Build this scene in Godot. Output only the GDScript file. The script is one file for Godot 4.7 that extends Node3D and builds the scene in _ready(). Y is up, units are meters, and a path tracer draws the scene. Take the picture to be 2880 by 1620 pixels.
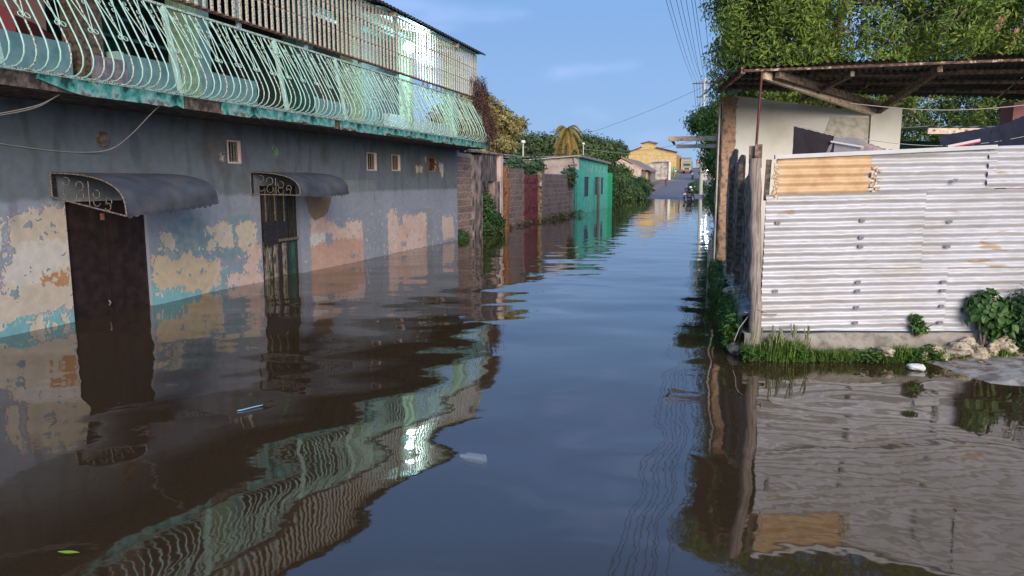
extends Node3D
# Flooded street at dusk. World: the left house runs along -z at x = -7.18, the water lies at y = 0, the camera stands over the origin.

class MB:
	var v := PackedVector3Array()
	var n := PackedVector3Array()
	var uv := PackedVector2Array()
	var c := PackedColorArray()
	var ix := PackedInt32Array()
	var col := Color.WHITE
	func vert(p: Vector3, nn: Vector3, t := Vector2.ZERO) -> int:
		v.append(p); n.append(nn); uv.append(t); c.append(col)
		return v.size() - 1
	func quad(a: Vector3, b: Vector3, cc: Vector3, d: Vector3, ta := Vector2(0, 1), tb := Vector2(1, 1), tc := Vector2(1, 0), td := Vector2(0, 0)) -> void:
		var nn := (b - a).cross(d - a)
		if nn.length_squared() < 1e-14:
			nn = (cc - b).cross(d - b)
		nn = nn.normalized()
		var i := vert(a, nn, ta)
		vert(b, nn, tb); vert(cc, nn, tc); vert(d, nn, td)
		ix.append_array(PackedInt32Array([i, i + 2, i + 1, i, i + 3, i + 2]))
	func tri(a: Vector3, b: Vector3, cc: Vector3) -> void:
		var nn := (b - a).cross(cc - a).normalized()
		var i := vert(a, nn)
		vert(b, nn); vert(cc, nn)
		ix.append_array(PackedInt32Array([i, i + 2, i + 1]))
	func box(ctr: Vector3, size: Vector3, bs := Basis()) -> void:
		var x := bs.x * size.x / 2.0
		var y := bs.y * size.y / 2.0
		var z := bs.z * size.z / 2.0
		quad(ctr - x - y + z, ctr + x - y + z, ctr + x + y + z, ctr - x + y + z)
		quad(ctr + x - y - z, ctr - x - y - z, ctr - x + y - z, ctr + x + y - z)
		quad(ctr + x - y + z, ctr + x - y - z, ctr + x + y - z, ctr + x + y + z)
		quad(ctr - x - y - z, ctr - x - y + z, ctr - x + y + z, ctr - x + y - z)
		quad(ctr - x + y + z, ctr + x + y + z, ctr + x + y - z, ctr - x + y - z)
		quad(ctr - x - y - z, ctr + x - y - z, ctr + x - y + z, ctr - x - y + z)
	# a box from corner to corner
	func bx(x0: float, y0: float, z0: float, x1: float, y1: float, z1: float) -> void:
		box(Vector3(x0 + x1, y0 + y1, z0 + z1) / 2.0, Vector3(absf(x1 - x0), absf(y1 - y0), absf(z1 - z0)))
	# a square bar from a to b
	func bar(a: Vector3, b: Vector3, w: float, h: float, up := Vector3.UP) -> void:
		var z := (b - a).normalized()
		if absf(z.dot(up)) > 0.98:
			up = Vector3.RIGHT
		var x := up.cross(z).normalized()
		box((a + b) / 2.0, Vector3(w, h, a.distance_to(b)), Basis(x, z.cross(x), z))
	func tube(pts: Array, rad, sides := 6, caps := true) -> void:
		var m := pts.size()
		var first := v.size()
		var ref := Vector3.UP
		var dir0: Vector3 = (pts[1] - pts[0]).normalized()
		if absf(dir0.dot(ref)) > 0.9:
			ref = Vector3.RIGHT
		var x := ref.cross(dir0).normalized()
		for i in m:
			var dir: Vector3 = (pts[mini(i + 1, m - 1)] - pts[maxi(i - 1, 0)]).normalized()
			x = (x - dir * x.dot(dir)).normalized()
			var y := dir.cross(x)
			var r: float = rad[i] if rad is Array else rad
			for k in sides:
				var a := TAU * k / sides
				var nn := x * cos(a) + y * sin(a)
				vert(pts[i] + nn * r, nn, Vector2(float(k) / sides, float(i) / m))
		for i in m - 1:
			for k in sides:
				var a := first + i * sides + k
				var b := first + i * sides + (k + 1) % sides
				ix.append_array(PackedInt32Array([a, a + sides, b, b, a + sides, b + sides]))
		if caps:
			for e in 2:
				var at: int = first if e == 0 else first + (m - 1) * sides
				var dd: Vector3 = -dir0 if e == 0 else (pts[m - 1] - pts[m - 2]).normalized()
				var ctr := vert(pts[0 if e == 0 else m - 1], dd)
				var ring := v.size()
				for k in sides:
					vert(v[at + k], dd)
				for k in sides:
					if e == 0:
						ix.append_array(PackedInt32Array([ctr, ring + k, ring + (k + 1) % sides]))
					else:
						ix.append_array(PackedInt32Array([ctr, ring + (k + 1) % sides, ring + k]))
	# a smooth sheet: f(u, w) with u, w in 0..1; the normal is du x dw
	func grid(nu: int, nw: int, f: Callable, flip := false) -> void:
		var first := v.size()
		for j in nw + 1:
			for i in nu + 1:
				vert(f.call(float(i) / nu, float(j) / nw), Vector3.ZERO, Vector2(float(i) / nu, 1.0 - float(j) / nw))
		var w := nu + 1
		for j in nw + 1:
			for i in w:
				var a := first + j * w
				var du := v[a + mini(i + 1, nu)] - v[a + maxi(i - 1, 0)]
				var dw := v[first + mini(j + 1, nw) * w + i] - v[first + maxi(j - 1, 0) * w + i]
				n[a + i] = du.cross(dw).normalized() * (-1.0 if flip else 1.0)
		for j in nw:
			for i in nu:
				var a := first + j * w + i
				if flip:
					ix.append_array(PackedInt32Array([a, a + 1, a + w + 1, a, a + w + 1, a + w]))
				else:
					ix.append_array(PackedInt32Array([a, a + w + 1, a + 1, a, a + w, a + w + 1]))
	# an outline in a plane (origin, two axes) pushed out by depth along ax x ay
	func slab(outline: PackedVector2Array, o: Vector3, ax: Vector3, ay: Vector3, depth: float) -> void:
		var pts := outline.duplicate()
		if Geometry2D.is_polygon_clockwise(pts):
			pts.reverse()
		var nn := ax.cross(ay).normalized()
		var tr := Geometry2D.triangulate_polygon(pts)
		var first := v.size()
		for p in pts:
			vert(o + ax * p.x + ay * p.y + nn * depth, nn, p)
		for i in range(0, tr.size(), 3):
			var q := [tr[i], tr[i + 1], tr[i + 2]]
			if (pts[q[1]] - pts[q[0]]).cross(pts[q[2]] - pts[q[0]]) < 0.0:
				q = [q[0], q[2], q[1]]
			ix.append_array(PackedInt32Array([first + q[0], first + q[2], first + q[1]]))
		for i in pts.size():
			var p := pts[i]
			var q := pts[(i + 1) % pts.size()]
			var a := o + ax * p.x + ay * p.y
			var b := o + ax * q.x + ay * q.y
			quad(a, b, b + nn * depth, a + nn * depth)
	func blob(ctr: Vector3, size: Vector3, rough: float, seed_: int, nu := 10, nw := 7) -> void:
		var fn := FastNoiseLite.new()
		fn.seed = seed_
		fn.frequency = 1.3
		grid(nu, nw, func(u, w):
			var a: float = u * TAU
			var b: float = (w - 0.5) * PI
			var d := Vector3(cos(a) * cos(b), sin(b), -sin(a) * cos(b))
			return ctr + d * size * (1.0 + rough * fn.get_noise_3dv(d * 1.6)))
	func mesh() -> ArrayMesh:
		var arr := []
		arr.resize(Mesh.ARRAY_MAX)
		arr[Mesh.ARRAY_VERTEX] = v
		arr[Mesh.ARRAY_NORMAL] = n
		arr[Mesh.ARRAY_TEX_UV] = uv
		arr[Mesh.ARRAY_COLOR] = c
		arr[Mesh.ARRAY_INDEX] = ix
		var m := ArrayMesh.new()
		m.add_surface_from_arrays(Mesh.PRIMITIVE_TRIANGLES, arr)
		return m

var rng := RandomNumberGenerator.new()
var taken := {}
var M := {}

func numbered(called: String) -> String:
	if not taken.has(called):
		taken[called] = 0
		return called
	taken[called] += 1
	return "%s_%03d" % [called, taken[called]]

func tag(o: Node, label: String, category: String, group := "", kind := "") -> Node:
	o.set_meta("label", label)
	o.set_meta("category", category)
	if group: o.set_meta("group", group)
	if kind: o.set_meta("kind", kind)
	return o

func thing(called: String, label: String, category: String, at := Vector3.ZERO, group := "", turn := 0.0) -> Node3D:
	var o := Node3D.new()
	o.name = numbered(called)
	add_child(o)
	o.position = at
	o.rotation.y = turn
	tag(o, label, category, group)
	return o

func world_of(o: Node3D) -> Transform3D:
	var t := o.transform
	var p := o.get_parent()
	while p != self and p is Node3D:
		t = p.transform * t
		p = p.get_parent()
	return t

# a part whose mesh is given in world coordinates, or in the frame xf
func part(parent: Node3D, called: String, m, mt: Material, xf := Transform3D()) -> MeshInstance3D:
	var o := MeshInstance3D.new()
	o.name = called
	o.mesh = m.mesh() if m is MB else m
	o.material_override = mt
	o.transform = world_of(parent).affine_inverse() * xf
	parent.add_child(o, true)
	return o

# a part whose mesh is given in its parent's own frame
func own(parent: Node3D, called: String, m, mt: Material, xf := Transform3D()) -> MeshInstance3D:
	var o := MeshInstance3D.new()
	o.name = called
	o.mesh = m.mesh() if m is MB else m
	o.material_override = mt
	o.transform = xf
	parent.add_child(o, true)
	return o

func assembly(parent: Node3D, called: String) -> Node3D:
	var o := Node3D.new()
	o.name = called
	parent.add_child(o, true)
	return o

func one(called: String, m, mt: Material, label: String, category: String, group := "", xf := Transform3D()) -> MeshInstance3D:
	var o := MeshInstance3D.new()
	o.name = numbered(called)
	o.mesh = m.mesh() if m is MB else m
	o.material_override = mt
	o.transform = xf
	add_child(o)
	tag(o, label, category, group)
	return o

func struct(called: String, m, mt: Material) -> MeshInstance3D:
	var o := MeshInstance3D.new()
	o.name = numbered(called)
	o.mesh = m.mesh() if m is MB else m
	o.material_override = mt
	add_child(o)
	o.set_meta("kind", "structure")
	return o

func L(r: float, g: float, b: float) -> Color:
	return Color(r, g, b)

func S(c: Color) -> Color:
	return c.linear_to_srgb()

func plain(c: Color, rough := 0.8, metal := 0.0) -> StandardMaterial3D:
	var m := StandardMaterial3D.new()
	m.albedo_color = S(c)
	m.roughness = rough
	m.metallic = metal
	return m

# mottled matter: stops is [offset, linear colour, ...] along one noise; tile is the size in metres of one repeat
func mottled(stops: Array, tile: float, freq := 0.01, oct := 5, rough := 0.85, bump := 0.0, sd := 1, kind := FastNoiseLite.TYPE_SIMPLEX_SMOOTH, stretch := Vector3.ONE) -> StandardMaterial3D:
	var fn := FastNoiseLite.new()
	fn.seed = sd
	fn.noise_type = kind
	fn.frequency = freq
	fn.fractal_octaves = oct
	var g := Gradient.new()
	g.offsets = PackedFloat32Array()
	g.colors = PackedColorArray()
	var offs := PackedFloat32Array()
	var cols := PackedColorArray()
	for i in range(0, stops.size(), 2):
		offs.append(stops[i])
		cols.append(S(stops[i + 1]))
	g.offsets = offs
	g.colors = cols
	var t := NoiseTexture2D.new()
	t.width = 512
	t.height = 512
	t.seamless = true
	t.noise = fn
	t.color_ramp = g
	var m := StandardMaterial3D.new()
	m.albedo_texture = t
	m.roughness = rough
	m.uv1_triplanar = true
	m.uv1_world_triplanar = true
	m.uv1_triplanar_sharpness = 4.0
	m.uv1_scale = stretch / tile
	if bump > 0.0:
		m.normal_enabled = true
		var key := "n%d" % (sd % 4)
		if not M.has(key):
			var fb := FastNoiseLite.new()
			fb.seed = 500 + sd % 4
			fb.frequency = 0.016
			fb.fractal_octaves = 6
			var nn := NoiseTexture2D.new()
			nn.width = 512
			nn.height = 512
			nn.seamless = true
			nn.noise = fb
			nn.as_normal_map = true
			nn.bump_strength = 8.0
			M[key] = nn
		var nt: NoiseTexture2D = M[key]
		m.normal_texture = nt
		m.normal_scale = bump
	return m

func _ready() -> void:
	rng.seed = 7
	# ---- camera
	var cam := Camera3D.new()
	cam.name = "camera"
	cam.fov = 42.56
	cam.far = 1500.0
	cam.near = 0.05
	cam.position = Vector3(0, 1.6, 0)
	cam.rotation = Vector3(deg_to_rad(-8.207), deg_to_rad(16.312), 0)
	add_child(cam)
	cam.current = true
	# ---- sky, sun, exposure
	var we := WorldEnvironment.new()
	we.name = "environment"
	var env := Environment.new()
	env.background_mode = Environment.BG_SKY
	var sm := ProceduralSkyMaterial.new()
	sm.sky_top_color = Color(0.272, 0.432, 0.632)
	sm.sky_horizon_color = Color(0.442, 0.534, 0.642)
	sm.sky_curve = 0.19
	sm.ground_horizon_color = Color(0.45, 0.45, 0.45)
	sm.ground_bottom_color = Color(0.2, 0.18, 0.16)
	sm.sun_angle_max = 40.0
	sm.sun_curve = 0.12
	sm.sky_cover = clouds()
	sm.sky_cover_modulate = Color(1, 1, 1, 1)
	var sky := Sky.new()
	sky.sky_material = sm
	env.sky = sky
	env.tonemap_mode = Environment.TONE_MAPPER_LINEAR
	env.tonemap_exposure = 2.28
	env.sdfgi_enabled = true
	env.ssao_enabled = true
	env.ssil_enabled = true
	we.environment = env
	add_child(we)
	var sun := DirectionalLight3D.new()
	sun.name = "sun"
	sun.light_energy = 0.5
	sun.light_color = Color(1.0, 0.95, 0.915)
	sun.light_angular_distance = 34.0
	sun.shadow_enabled = true
	sun.look_at_from_position(Vector3.ZERO, -Vector3(0.50, 0.31, 0.80))
	add_child(sun)
	# ---- the place
	materials()
	ground_and_water()
	left_house()
	lot_walls()
	green_house()
	right_lot()
	right_vegetation()
	far_street()
	far_vegetation()
	cables()
	street_life()
	floating_litter()

func clouds() -> ImageTexture:
	var fn := FastNoiseLite.new()
	fn.seed = 21
	fn.frequency = 1.6
	fn.fractal_octaves = 5
	var w := 1024
	var h := 512
	var im := Image.create(w, h, false, Image.FORMAT_RGBA8)
	im.fill(Color(0, 0, 0, 0))
	for j in h / 2:
		var el := PI * (0.5 - (j + 0.5) / h)
		for i in w:
			var az := TAU * (i + 0.5) / w
			var p := Vector3(cos(az) * cos(el), sin(el) * 5.0, sin(az) * cos(el))
			var k := fn.get_noise_3dv(p * 1.3) + 0.35 * fn.get_noise_3dv(p * 4.0 + Vector3(9, 3, 1))
			var a := smoothstep(0.10, 0.55, k) * smoothstep(0.0, 0.05, el)
			if a > 0.003:
				im.set_pixel(i, j, Color(0.38, 0.35, 0.42, a * 0.5))
	return ImageTexture.create_from_image(im)

func materials() -> void:
	M.water = StandardMaterial3D.new()
	M.water.albedo_color = S(L(0.050, 0.030, 0.014))
	M.water.roughness = 0.03
	M.water.metallic_specular = 0.72
	M.water.normal_enabled = true
	var rp := NoiseTexture2D.new()
	var rf := FastNoiseLite.new()
	rf.seed = 5
	rf.frequency = 0.018
	rf.fractal_octaves = 3
	rp.noise = rf
	rp.width = 1024
	rp.height = 1024
	rp.seamless = true
	rp.as_normal_map = true
	rp.bump_strength = 10.0
	M.water.normal_texture = rp
	M.water.normal_scale = 0.010
	M.water.uv1_triplanar = true
	M.water.uv1_world_triplanar = true
	M.water.uv1_scale = Vector3(0.22, 0.22, 0.22)
	M.ground = mottled([0.25, L(.09, .075, .05), 0.5, L(.14, .12, .085), 0.75, L(.10, .11, .05)], 9.0, 0.01, 5, 0.95)
	M.asphalt = mottled([0.2, L(.15, .13, .13), 0.5, L(.20, .175, .17), 0.8, L(.24, .21, .20)], 6.0, 0.015, 5, 0.85, 0.3, 3)
	M.concrete = mottled([0.2, L(.16, .14, .115), 0.45, L(.27, .245, .205), 0.7, L(.33, .30, .26), 0.9, L(.22, .19, .15)], 1.4, 0.012, 6, 0.9, 0.7, 4)
	M.wet_concrete = mottled([0.2, L(.15, .125, .10), 0.42, L(.25, .22, .185), 0.58, L(.35, .32, .275), 0.9, L(.40, .37, .32)], 1.1, 0.01, 6, 0.7, 0.6, 14)
	M.old_wall = mottled([0.22, L(.045, .038, .034), 0.42, L(.14, .11, .095), 0.55, L(.24, .185, .155), 0.72, L(.34, .27, .22)], 2.2, 0.012, 6, 0.95, 0.6, 6, FastNoiseLite.TYPE_SIMPLEX_SMOOTH, Vector3(1, 0.6, 1))
	M.dark_wall = mottled([0.25, L(.05, .045, .043), 0.5, L(.115, .098, .09), 0.70, L(.19, .16, .145), 0.85, L(.3, .25, .22)], 1.6, 0.014, 5, 0.95, 0.5, 8, FastNoiseLite.TYPE_SIMPLEX_SMOOTH, Vector3(1.6, 0.35, 1.6))
	M.block = []
	for k in 4:
		var f: float = [0.82, 0.95, 1.05, 1.18][k]
		M.block.append(mottled([0.25, L(.15, .10, .08) * f, 0.55, L(.27, .18, .145) * f, 0.8, L(.36, .245, .20) * f], 0.7, 0.015, 5, 0.95, 0.6, 30 + k))
	M.mortar = mottled([0.3, L(.22, .19, .17), 0.7, L(.48, .43, .39)], 0.6, 0.02, 4, 0.95, 0.3, 36)
	M.pale_plaster = mottled([0.2, L(.50, .36, .30), 0.5, L(.62, .48, .40), 0.8, L(.66, .54, .46)], 3.0, 0.01, 4, 0.9, 0.2, 9)
	M.white_wall = mottled([0.12, L(.66, .63, .52), 0.45, L(.79, .765, .67), 0.8, L(.83, .81, .73)], 3.4, 0.006, 5, 0.9, 0.12, 11)
	M.patch_wall = mottled([0.2, L(.45, .42, .32), 0.5, L(.60, .565, .45), 0.8, L(.66, .62, .52)], 0.9, 0.012, 5, 0.92, 0.5, 12)
	M.adobe = mottled([0.15, L(.22, .14, .09), 0.4, L(.44, .30, .19), 0.6, L(.52, .35, .22), 0.75, L(.46, .20, .11), 0.9, L(.56, .43, .32)], 0.8, 0.012, 6, 0.97, 1.0, 13)
	M.teal_flake = mottled([0.24, L(.012, .05, .045), 0.33, L(.03, .21, .175), 0.46, L(.055, .29, .245), 0.54, L(.15, .34, .31), 0.68, L(.22, .40, .37), 0.80, L(.14, .12, .095)], 1.5, 0.009, 6, 0.85, 0.6, 16)
	M.slab = mottled([0.3, L(.04, .032, .026), 0.5, L(.09, .07, .055), 0.7, L(.15, .115, .09)], 0.9, 0.012, 6, 0.95, 0.8, 17)
	M.mint = mottled([0.2, L(.34, .56, .47), 0.5, L(.42, .66, .56), 0.85, L(.48, .70, .61)], 0.5, 0.02, 4, 0.55, 0.2, 18)
	M.mint_rust = mottled([0.27, L(.20, .085, .035), 0.37, L(.36, .26, .16), 0.45, L(.42, .60, .52), 0.8, L(.50, .68, .60)], 0.35, 0.02, 5, 0.6, 0.3, 19)
	M.cage_bar = mottled([0.22, L(.16, .07, .03), 0.32, L(.33, .20, .12), 0.41, L(.48, .48, .40), 0.75, L(.56, .60, .53)], 0.36, 0.02, 5, 0.75, 0.4, 20)
	M.cage_rail = mottled([0.3, L(.045, .018, .010), 0.6, L(.13, .055, .03), 0.8, L(.22, .14, .09)], 0.3, 0.02, 5, 0.85, 0.4, 22)
	M.cage_post = mottled([0.25, L(.20, .17, .14), 0.45, L(.22, .36, .43), 0.8, L(.30, .47, .52)], 0.6, 0.015, 5, 0.7, 0.2, 23)
	M.column = mottled([0.2, L(.22, .36, .22), 0.5, L(.30, .48, .30), 0.8, L(.38, .54, .36)], 0.8, 0.012, 5, 0.85, 0.2, 24)
	M.parapet = mottled([0.2, L(.14, .30, .31), 0.55, L(.19, .37, .38), 0.85, L(.24, .41, .42)], 1.6, 0.01, 5, 0.85, 0.2, 25)
	M.deep_green = mottled([0.2, L(.008, .06, .045), 0.8, L(.016, .11, .08)], 1.5, 0.01, 4, 0.8, 0.1, 26)
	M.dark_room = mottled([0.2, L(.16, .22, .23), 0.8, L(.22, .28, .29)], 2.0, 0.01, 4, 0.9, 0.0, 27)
	M.pale_room = mottled([0.2, L(.42, .60, .60), 0.8, L(.55, .70, .70)], 2.0, 0.01, 4, 0.85, 0.0, 28)
	M.teal_paint = mottled([0.2, L(.05, .19, .18), 0.8, L(.09, .27, .25)], 1.2, 0.012, 4, 0.7, 0.1, 29)
	M.door_brown = mottled([0.2, L(.011, .0055, .0045), 0.5, L(.019, .0095, .008), 0.8, L(.028, .014, .011)], 1.3, 0.012, 5, 0.6, 0.15, 41)
	M.iron = mottled([0.3, L(.012, .012, .014), 0.7, L(.035, .034, .038)], 0.5, 0.02, 4, 0.55, 0.2, 42)
	M.grille = mottled([0.3, L(.06, .05, .042), 0.5, L(.13, .11, .09), 0.8, L(.24, .21, .18)], 0.3, 0.02, 4, 0.6, 0.2, 43)
	M.awning = mottled([0.15, L(.040, .044, .055), 0.45, L(.055, .061, .076), 0.70, L(.070, .074, .086), 0.9, L(.10, .09, .082)], 1.8, 0.008, 6, 0.85, 0.25, 44)
	M.galv = mottled([0.06, L(.40, .39, .37), 0.25, L(.39, .39, .39), 0.45, L(.43, .435, .45), 0.80, L(.465, .475, .50), 0.90, L(.36, .25, .16)], 2.6, 0.012, 6, 0.42, 0.05, 45, FastNoiseLite.TYPE_SIMPLEX_SMOOTH, Vector3(0.5, 2.0, 0.5))
	M.galv.metallic = 0.12
	M.ochre_sheet = mottled([0.15, L(.48, .29, .145), 0.5, L(.57, .37, .19), 0.85, L(.60, .42, .245)], 1.2, 0.012, 5, 0.5, 0.05, 46)
	M.rust_sheet = mottled([0.22, L(.10, .055, .038), 0.45, L(.23, .15, .11), 0.6, L(.30, .22, .18), 0.8, L(.36, .32, .29)], 0.9, 0.012, 6, 0.8, 0.3, 47)
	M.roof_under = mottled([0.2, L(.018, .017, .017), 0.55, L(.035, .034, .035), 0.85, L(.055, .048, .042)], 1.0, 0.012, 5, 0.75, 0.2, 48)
	M.red_rust = mottled([0.25, L(.09, .035, .024), 0.45, L(.19, .07, .045), 0.60, L(.27, .12, .08), 0.74, L(.52, .44, .34), 0.9, L(.6, .54, .44)], 0.5, 0.014, 6, 0.75, 0.3, 49)
	M.roof_edge = mottled([0.3, L(.06, .035, .026), 0.55, L(.14, .075, .05), 0.68, L(.22, .13, .09), 0.78, L(.50, .44, .36)], 0.6, 0.014, 6, 0.8, 0.3, 95)
	M.maroon = mottled([0.2, L(.085, .015, .014), 0.8, L(.16, .032, .028)], 0.7, 0.012, 5, 0.6, 0.2, 50)
	M.red_gate = mottled([0.22, L(.05, .012, .010), 0.38, L(.20, .035, .025), 0.8, L(.30, .062, .045)], 1.2, 0.01, 6, 0.65, 0.2, 51)
	M.rust_post = mottled([0.2, L(.06, .022, .014), 0.45, L(.22, .085, .035), 0.65, L(.30, .15, .06), 0.8, L(.12, .05, .03)], 0.7, 0.014, 6, 0.9, 0.9, 52, FastNoiseLite.TYPE_SIMPLEX_SMOOTH, Vector3(1.6, 0.5, 1.6))
	M.wood = mottled([0.2, L(.15, .12, .10), 0.45, L(.28, .23, .195), 0.65, L(.37, .31, .265), 0.85, L(.23, .19, .16)], 0.55, 0.012, 6, 0.92, 0.9, 53, FastNoiseLite.TYPE_SIMPLEX_SMOOTH, Vector3(3.0, 0.25, 3.0))
	M.old_wood = mottled([0.2, L(.07, .055, .04), 0.5, L(.15, .115, .085), 0.8, L(.24, .18, .12)], 0.5, 0.012, 6, 0.92, 0.6, 54)
	M.cream_beam = mottled([0.2, L(.20, .075, .04), 0.32, L(.60, .46, .33), 0.8, L(.70, .58, .44)], 0.6, 0.012, 5, 0.7, 0.2, 55)
	M.green_wall = mottled([0.15, L(.075, .40, .28), 0.5, L(.10, .53, .38), 0.85, L(.14, .57, .43)], 2.6, 0.01, 5, 0.85, 0.2, 56)
	M.bright_green = mottled([0.2, L(.015, .36, .13), 0.8, L(.03, .50, .20)], 1.2, 0.012, 4, 0.8, 0.2, 57)
	M.faded = mottled([0.34, L(.10, .50, .36), 0.45, L(.36, .46, .37), 0.8, L(.52, .50, .42)], 0.5, 0.02, 4, 0.85, 0.1, 94)
	M.blue_shutter = plain(L(.045, .05, .095), 0.6)
	M.stone = mottled([0.2, L(.22, .17, .11), 0.42, L(.42, .36, .27), 0.6, L(.55, .47, .34), 0.85, L(.46, .44, .40)], 0.35, 0.012, 6, 0.92, 1.0, 58)
	M.bark = mottled([0.2, L(.07, .055, .04), 0.5, L(.15, .12, .09), 0.8, L(.24, .20, .16)], 0.6, 0.012, 5, 0.95, 1.0, 59)
	M.leaf = StandardMaterial3D.new()
	M.leaf.vertex_color_use_as_albedo = true
	M.leaf.roughness = 0.55
	M.leaf.cull_mode = BaseMaterial3D.CULL_DISABLED
	M.leaf.backlight_enabled = true
	M.leaf.backlight = Color(0.42, 0.5, 0.22)
	M.paint = StandardMaterial3D.new()
	M.paint.vertex_color_use_as_albedo = true
	M.paint.roughness = 0.8
	M.wire = plain(L(.02, .02, .022), 0.7)
	M.pale_wire = plain(L(.42, .40, .36), 0.7)

# the lie of the land along the street: metres above the water at distance d
func land(d: float) -> float:
	var k := [[0.0, -0.6], [58.0, -0.5], [71.0, 0.0], [88.0, 0.35], [105.0, 0.74], [130.0, 1.2], [155.0, 1.86], [190.0, 3.5], [260.0, 6.1], [420.0, 8.0], [900.0, 12.0]]
	for i in k.size() - 1:
		if d < k[i + 1][0]:
			return lerpf(k[i][1], k[i + 1][1], clampf((d - k[i][0]) / (k[i + 1][0] - k[i][0]), 0, 1))
	return 12.0

func ground_and_water() -> void:
	var g := MB.new()
	var xs := [-700.0, -300.0, -120.0, -60.0, -30.0, -20.0, -14.0, -10.0, -7.5, -5.0, -2.0, 2.0, 6.0, 12.0, 25.0, 60.0, 140.0, 320.0, 700.0]
	var ds := [-200.0, -60.0, -20.0, 0.0, 20.0, 40.0, 58.0, 64.0, 71.0, 80.0, 88.0, 97.0, 105.0, 118.0, 130.0, 142.0, 155.0, 172.0, 190.0, 225.0, 260.0, 340.0, 420.0, 650.0, 900.0]
	g.grid(xs.size() - 1, ds.size() - 1, func(u, w):
		var x: float = xs[roundi(u * (xs.size() - 1))]
		var d: float = ds[roundi(w * (ds.size() - 1))]
		var y := land(d)
		if x < -20.0 and d > 30.0: y += minf((-x - 20.0) * 0.03, 6.0)
		return Vector3(x, y, -d))
	struct("ground", g, M.ground)
	# water: a sheet with low swells; finer where it is near
	var zs := PackedFloat32Array()
	var z := 2.5
	while z > -74.0:
		zs.append(z)
		z -= 0.045 if z > -11.0 else 0.045 + (-11.0 - z) * 0.0075
	var cx := PackedFloat32Array([-60.0, -25.0, -12.0, -8.0])
	var x := -7.6
	while x < 4.6:
		cx.append(x)
		x += 0.05
	cx.append_array(PackedFloat32Array([5.5, 8.0, 14.0, 30.0, 60.0]))
	var f1 := FastNoiseLite.new()
	f1.seed = 3
	f1.frequency = 0.5
	f1.fractal_octaves = 2
	var f2 := FastNoiseLite.new()
	f2.seed = 4
	f2.frequency = 1.5
	f2.fractal_octaves = 2
	var f3 := FastNoiseLite.new()
	f3.seed = 8
	f3.frequency = 0.16
	var w := cx.size()
	var m := MB.new()
	var hh := PackedFloat32Array()
	hh.resize(w * zs.size())
	for j in zs.size():
		var zz := zs[j]
		for i in w:
			var xx := cx[i]
			var patch := clampf(0.55 + f3.get_noise_2d(xx * 0.8, zz) * 1.5, 0.12, 1.3)
			var far := clampf((-zz - 8.0) / 12.0, 0.0, 1.0)
			var a := f1.get_noise_2d(xx * 0.75 + zz * 0.2, zz) * lerpf(0.0165, 0.0045, far)
			var b := f2.get_noise_2d(xx * 0.7 + 0.25 * zz, zz) * 0.0020 * patch * lerpf(1.9, 2.0, far)
			hh[j * w + i] = a + b
	for j in zs.size():
		var j0 := maxi(j - 1, 0)
		var j1 := mini(j + 1, zs.size() - 1)
		for i in w:
			var i0 := maxi(i - 1, 0)
			var i1 := mini(i + 1, w - 1)
			var sx := (hh[j * w + i1] - hh[j * w + i0]) / (cx[i1] - cx[i0])
			var sz := (hh[j1 * w + i] - hh[j0 * w + i]) / (zs[j1] - zs[j0])
			m.vert(Vector3(cx[i], hh[j * w + i], zs[j]), Vector3(-sx, 1, -sz).normalized())
	for j in zs.size() - 1:
		for i in w - 1:
			var a := j * w + i
			m.ix.append_array(PackedInt32Array([a, a + w, a + 1, a + 1, a + w, a + w + 1]))
	struct("water", m, M.water)

# a wall in the plane x = X facing +x, from z0 down to z1 (z0 > z1), with rectangular holes [z_near, z_far, y0, y1]; reveals go back by deep
func holed_wall(m: MB, X: float, z0: float, z1: float, y0: float, y1: float, holes: Array, deep: float, uvf: Callable) -> void:
	var zc := [z0, z1]
	var yc := [y0, y1]
	for h in holes:
		zc.append_array([h[0], h[1]])
		yc.append_array([h[2], h[3]])
	zc.sort()
	zc.reverse()
	yc.sort()
	for i in zc.size() - 1:
		for j in yc.size() - 1:
			var za: float = zc[i]
			var zb: float = zc[i + 1]
			var ya: float = yc[j]
			var yb: float = yc[j + 1]
			if za - zb < 1e-5 or yb - ya < 1e-5: continue
			var mid := Vector2((za + zb) / 2, (ya + yb) / 2)
			var inside := false
			for h in holes:
				if mid.x < h[0] and mid.x > h[1] and mid.y > h[2] and mid.y < h[3]: inside = true
			if inside: continue
			m.quad(Vector3(X, ya, za), Vector3(X, ya, zb), Vector3(X, yb, zb), Vector3(X, yb, za), uvf.call(za, ya), uvf.call(zb, ya), uvf.call(zb, yb), uvf.call(za, yb))
	for h in holes:
		var a := Vector3(X, h[2], h[0])
		var b := Vector3(X, h[2], h[1])
		var c := Vector3(X, h[3], h[1])
		var d := Vector3(X, h[3], h[0])
		var k := Vector3(-deep, 0, 0)
		var t: Vector2 = uvf.call(h[0], h[3] + 0.02)
		for q in [[a, b, b + k, a + k], [b, c, c + k, b + k], [c, d, d + k, c + k], [d, a, a + k, d + k]]:
			m.quad(q[0], q[3], q[2], q[1], t, t, t, t)

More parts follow.
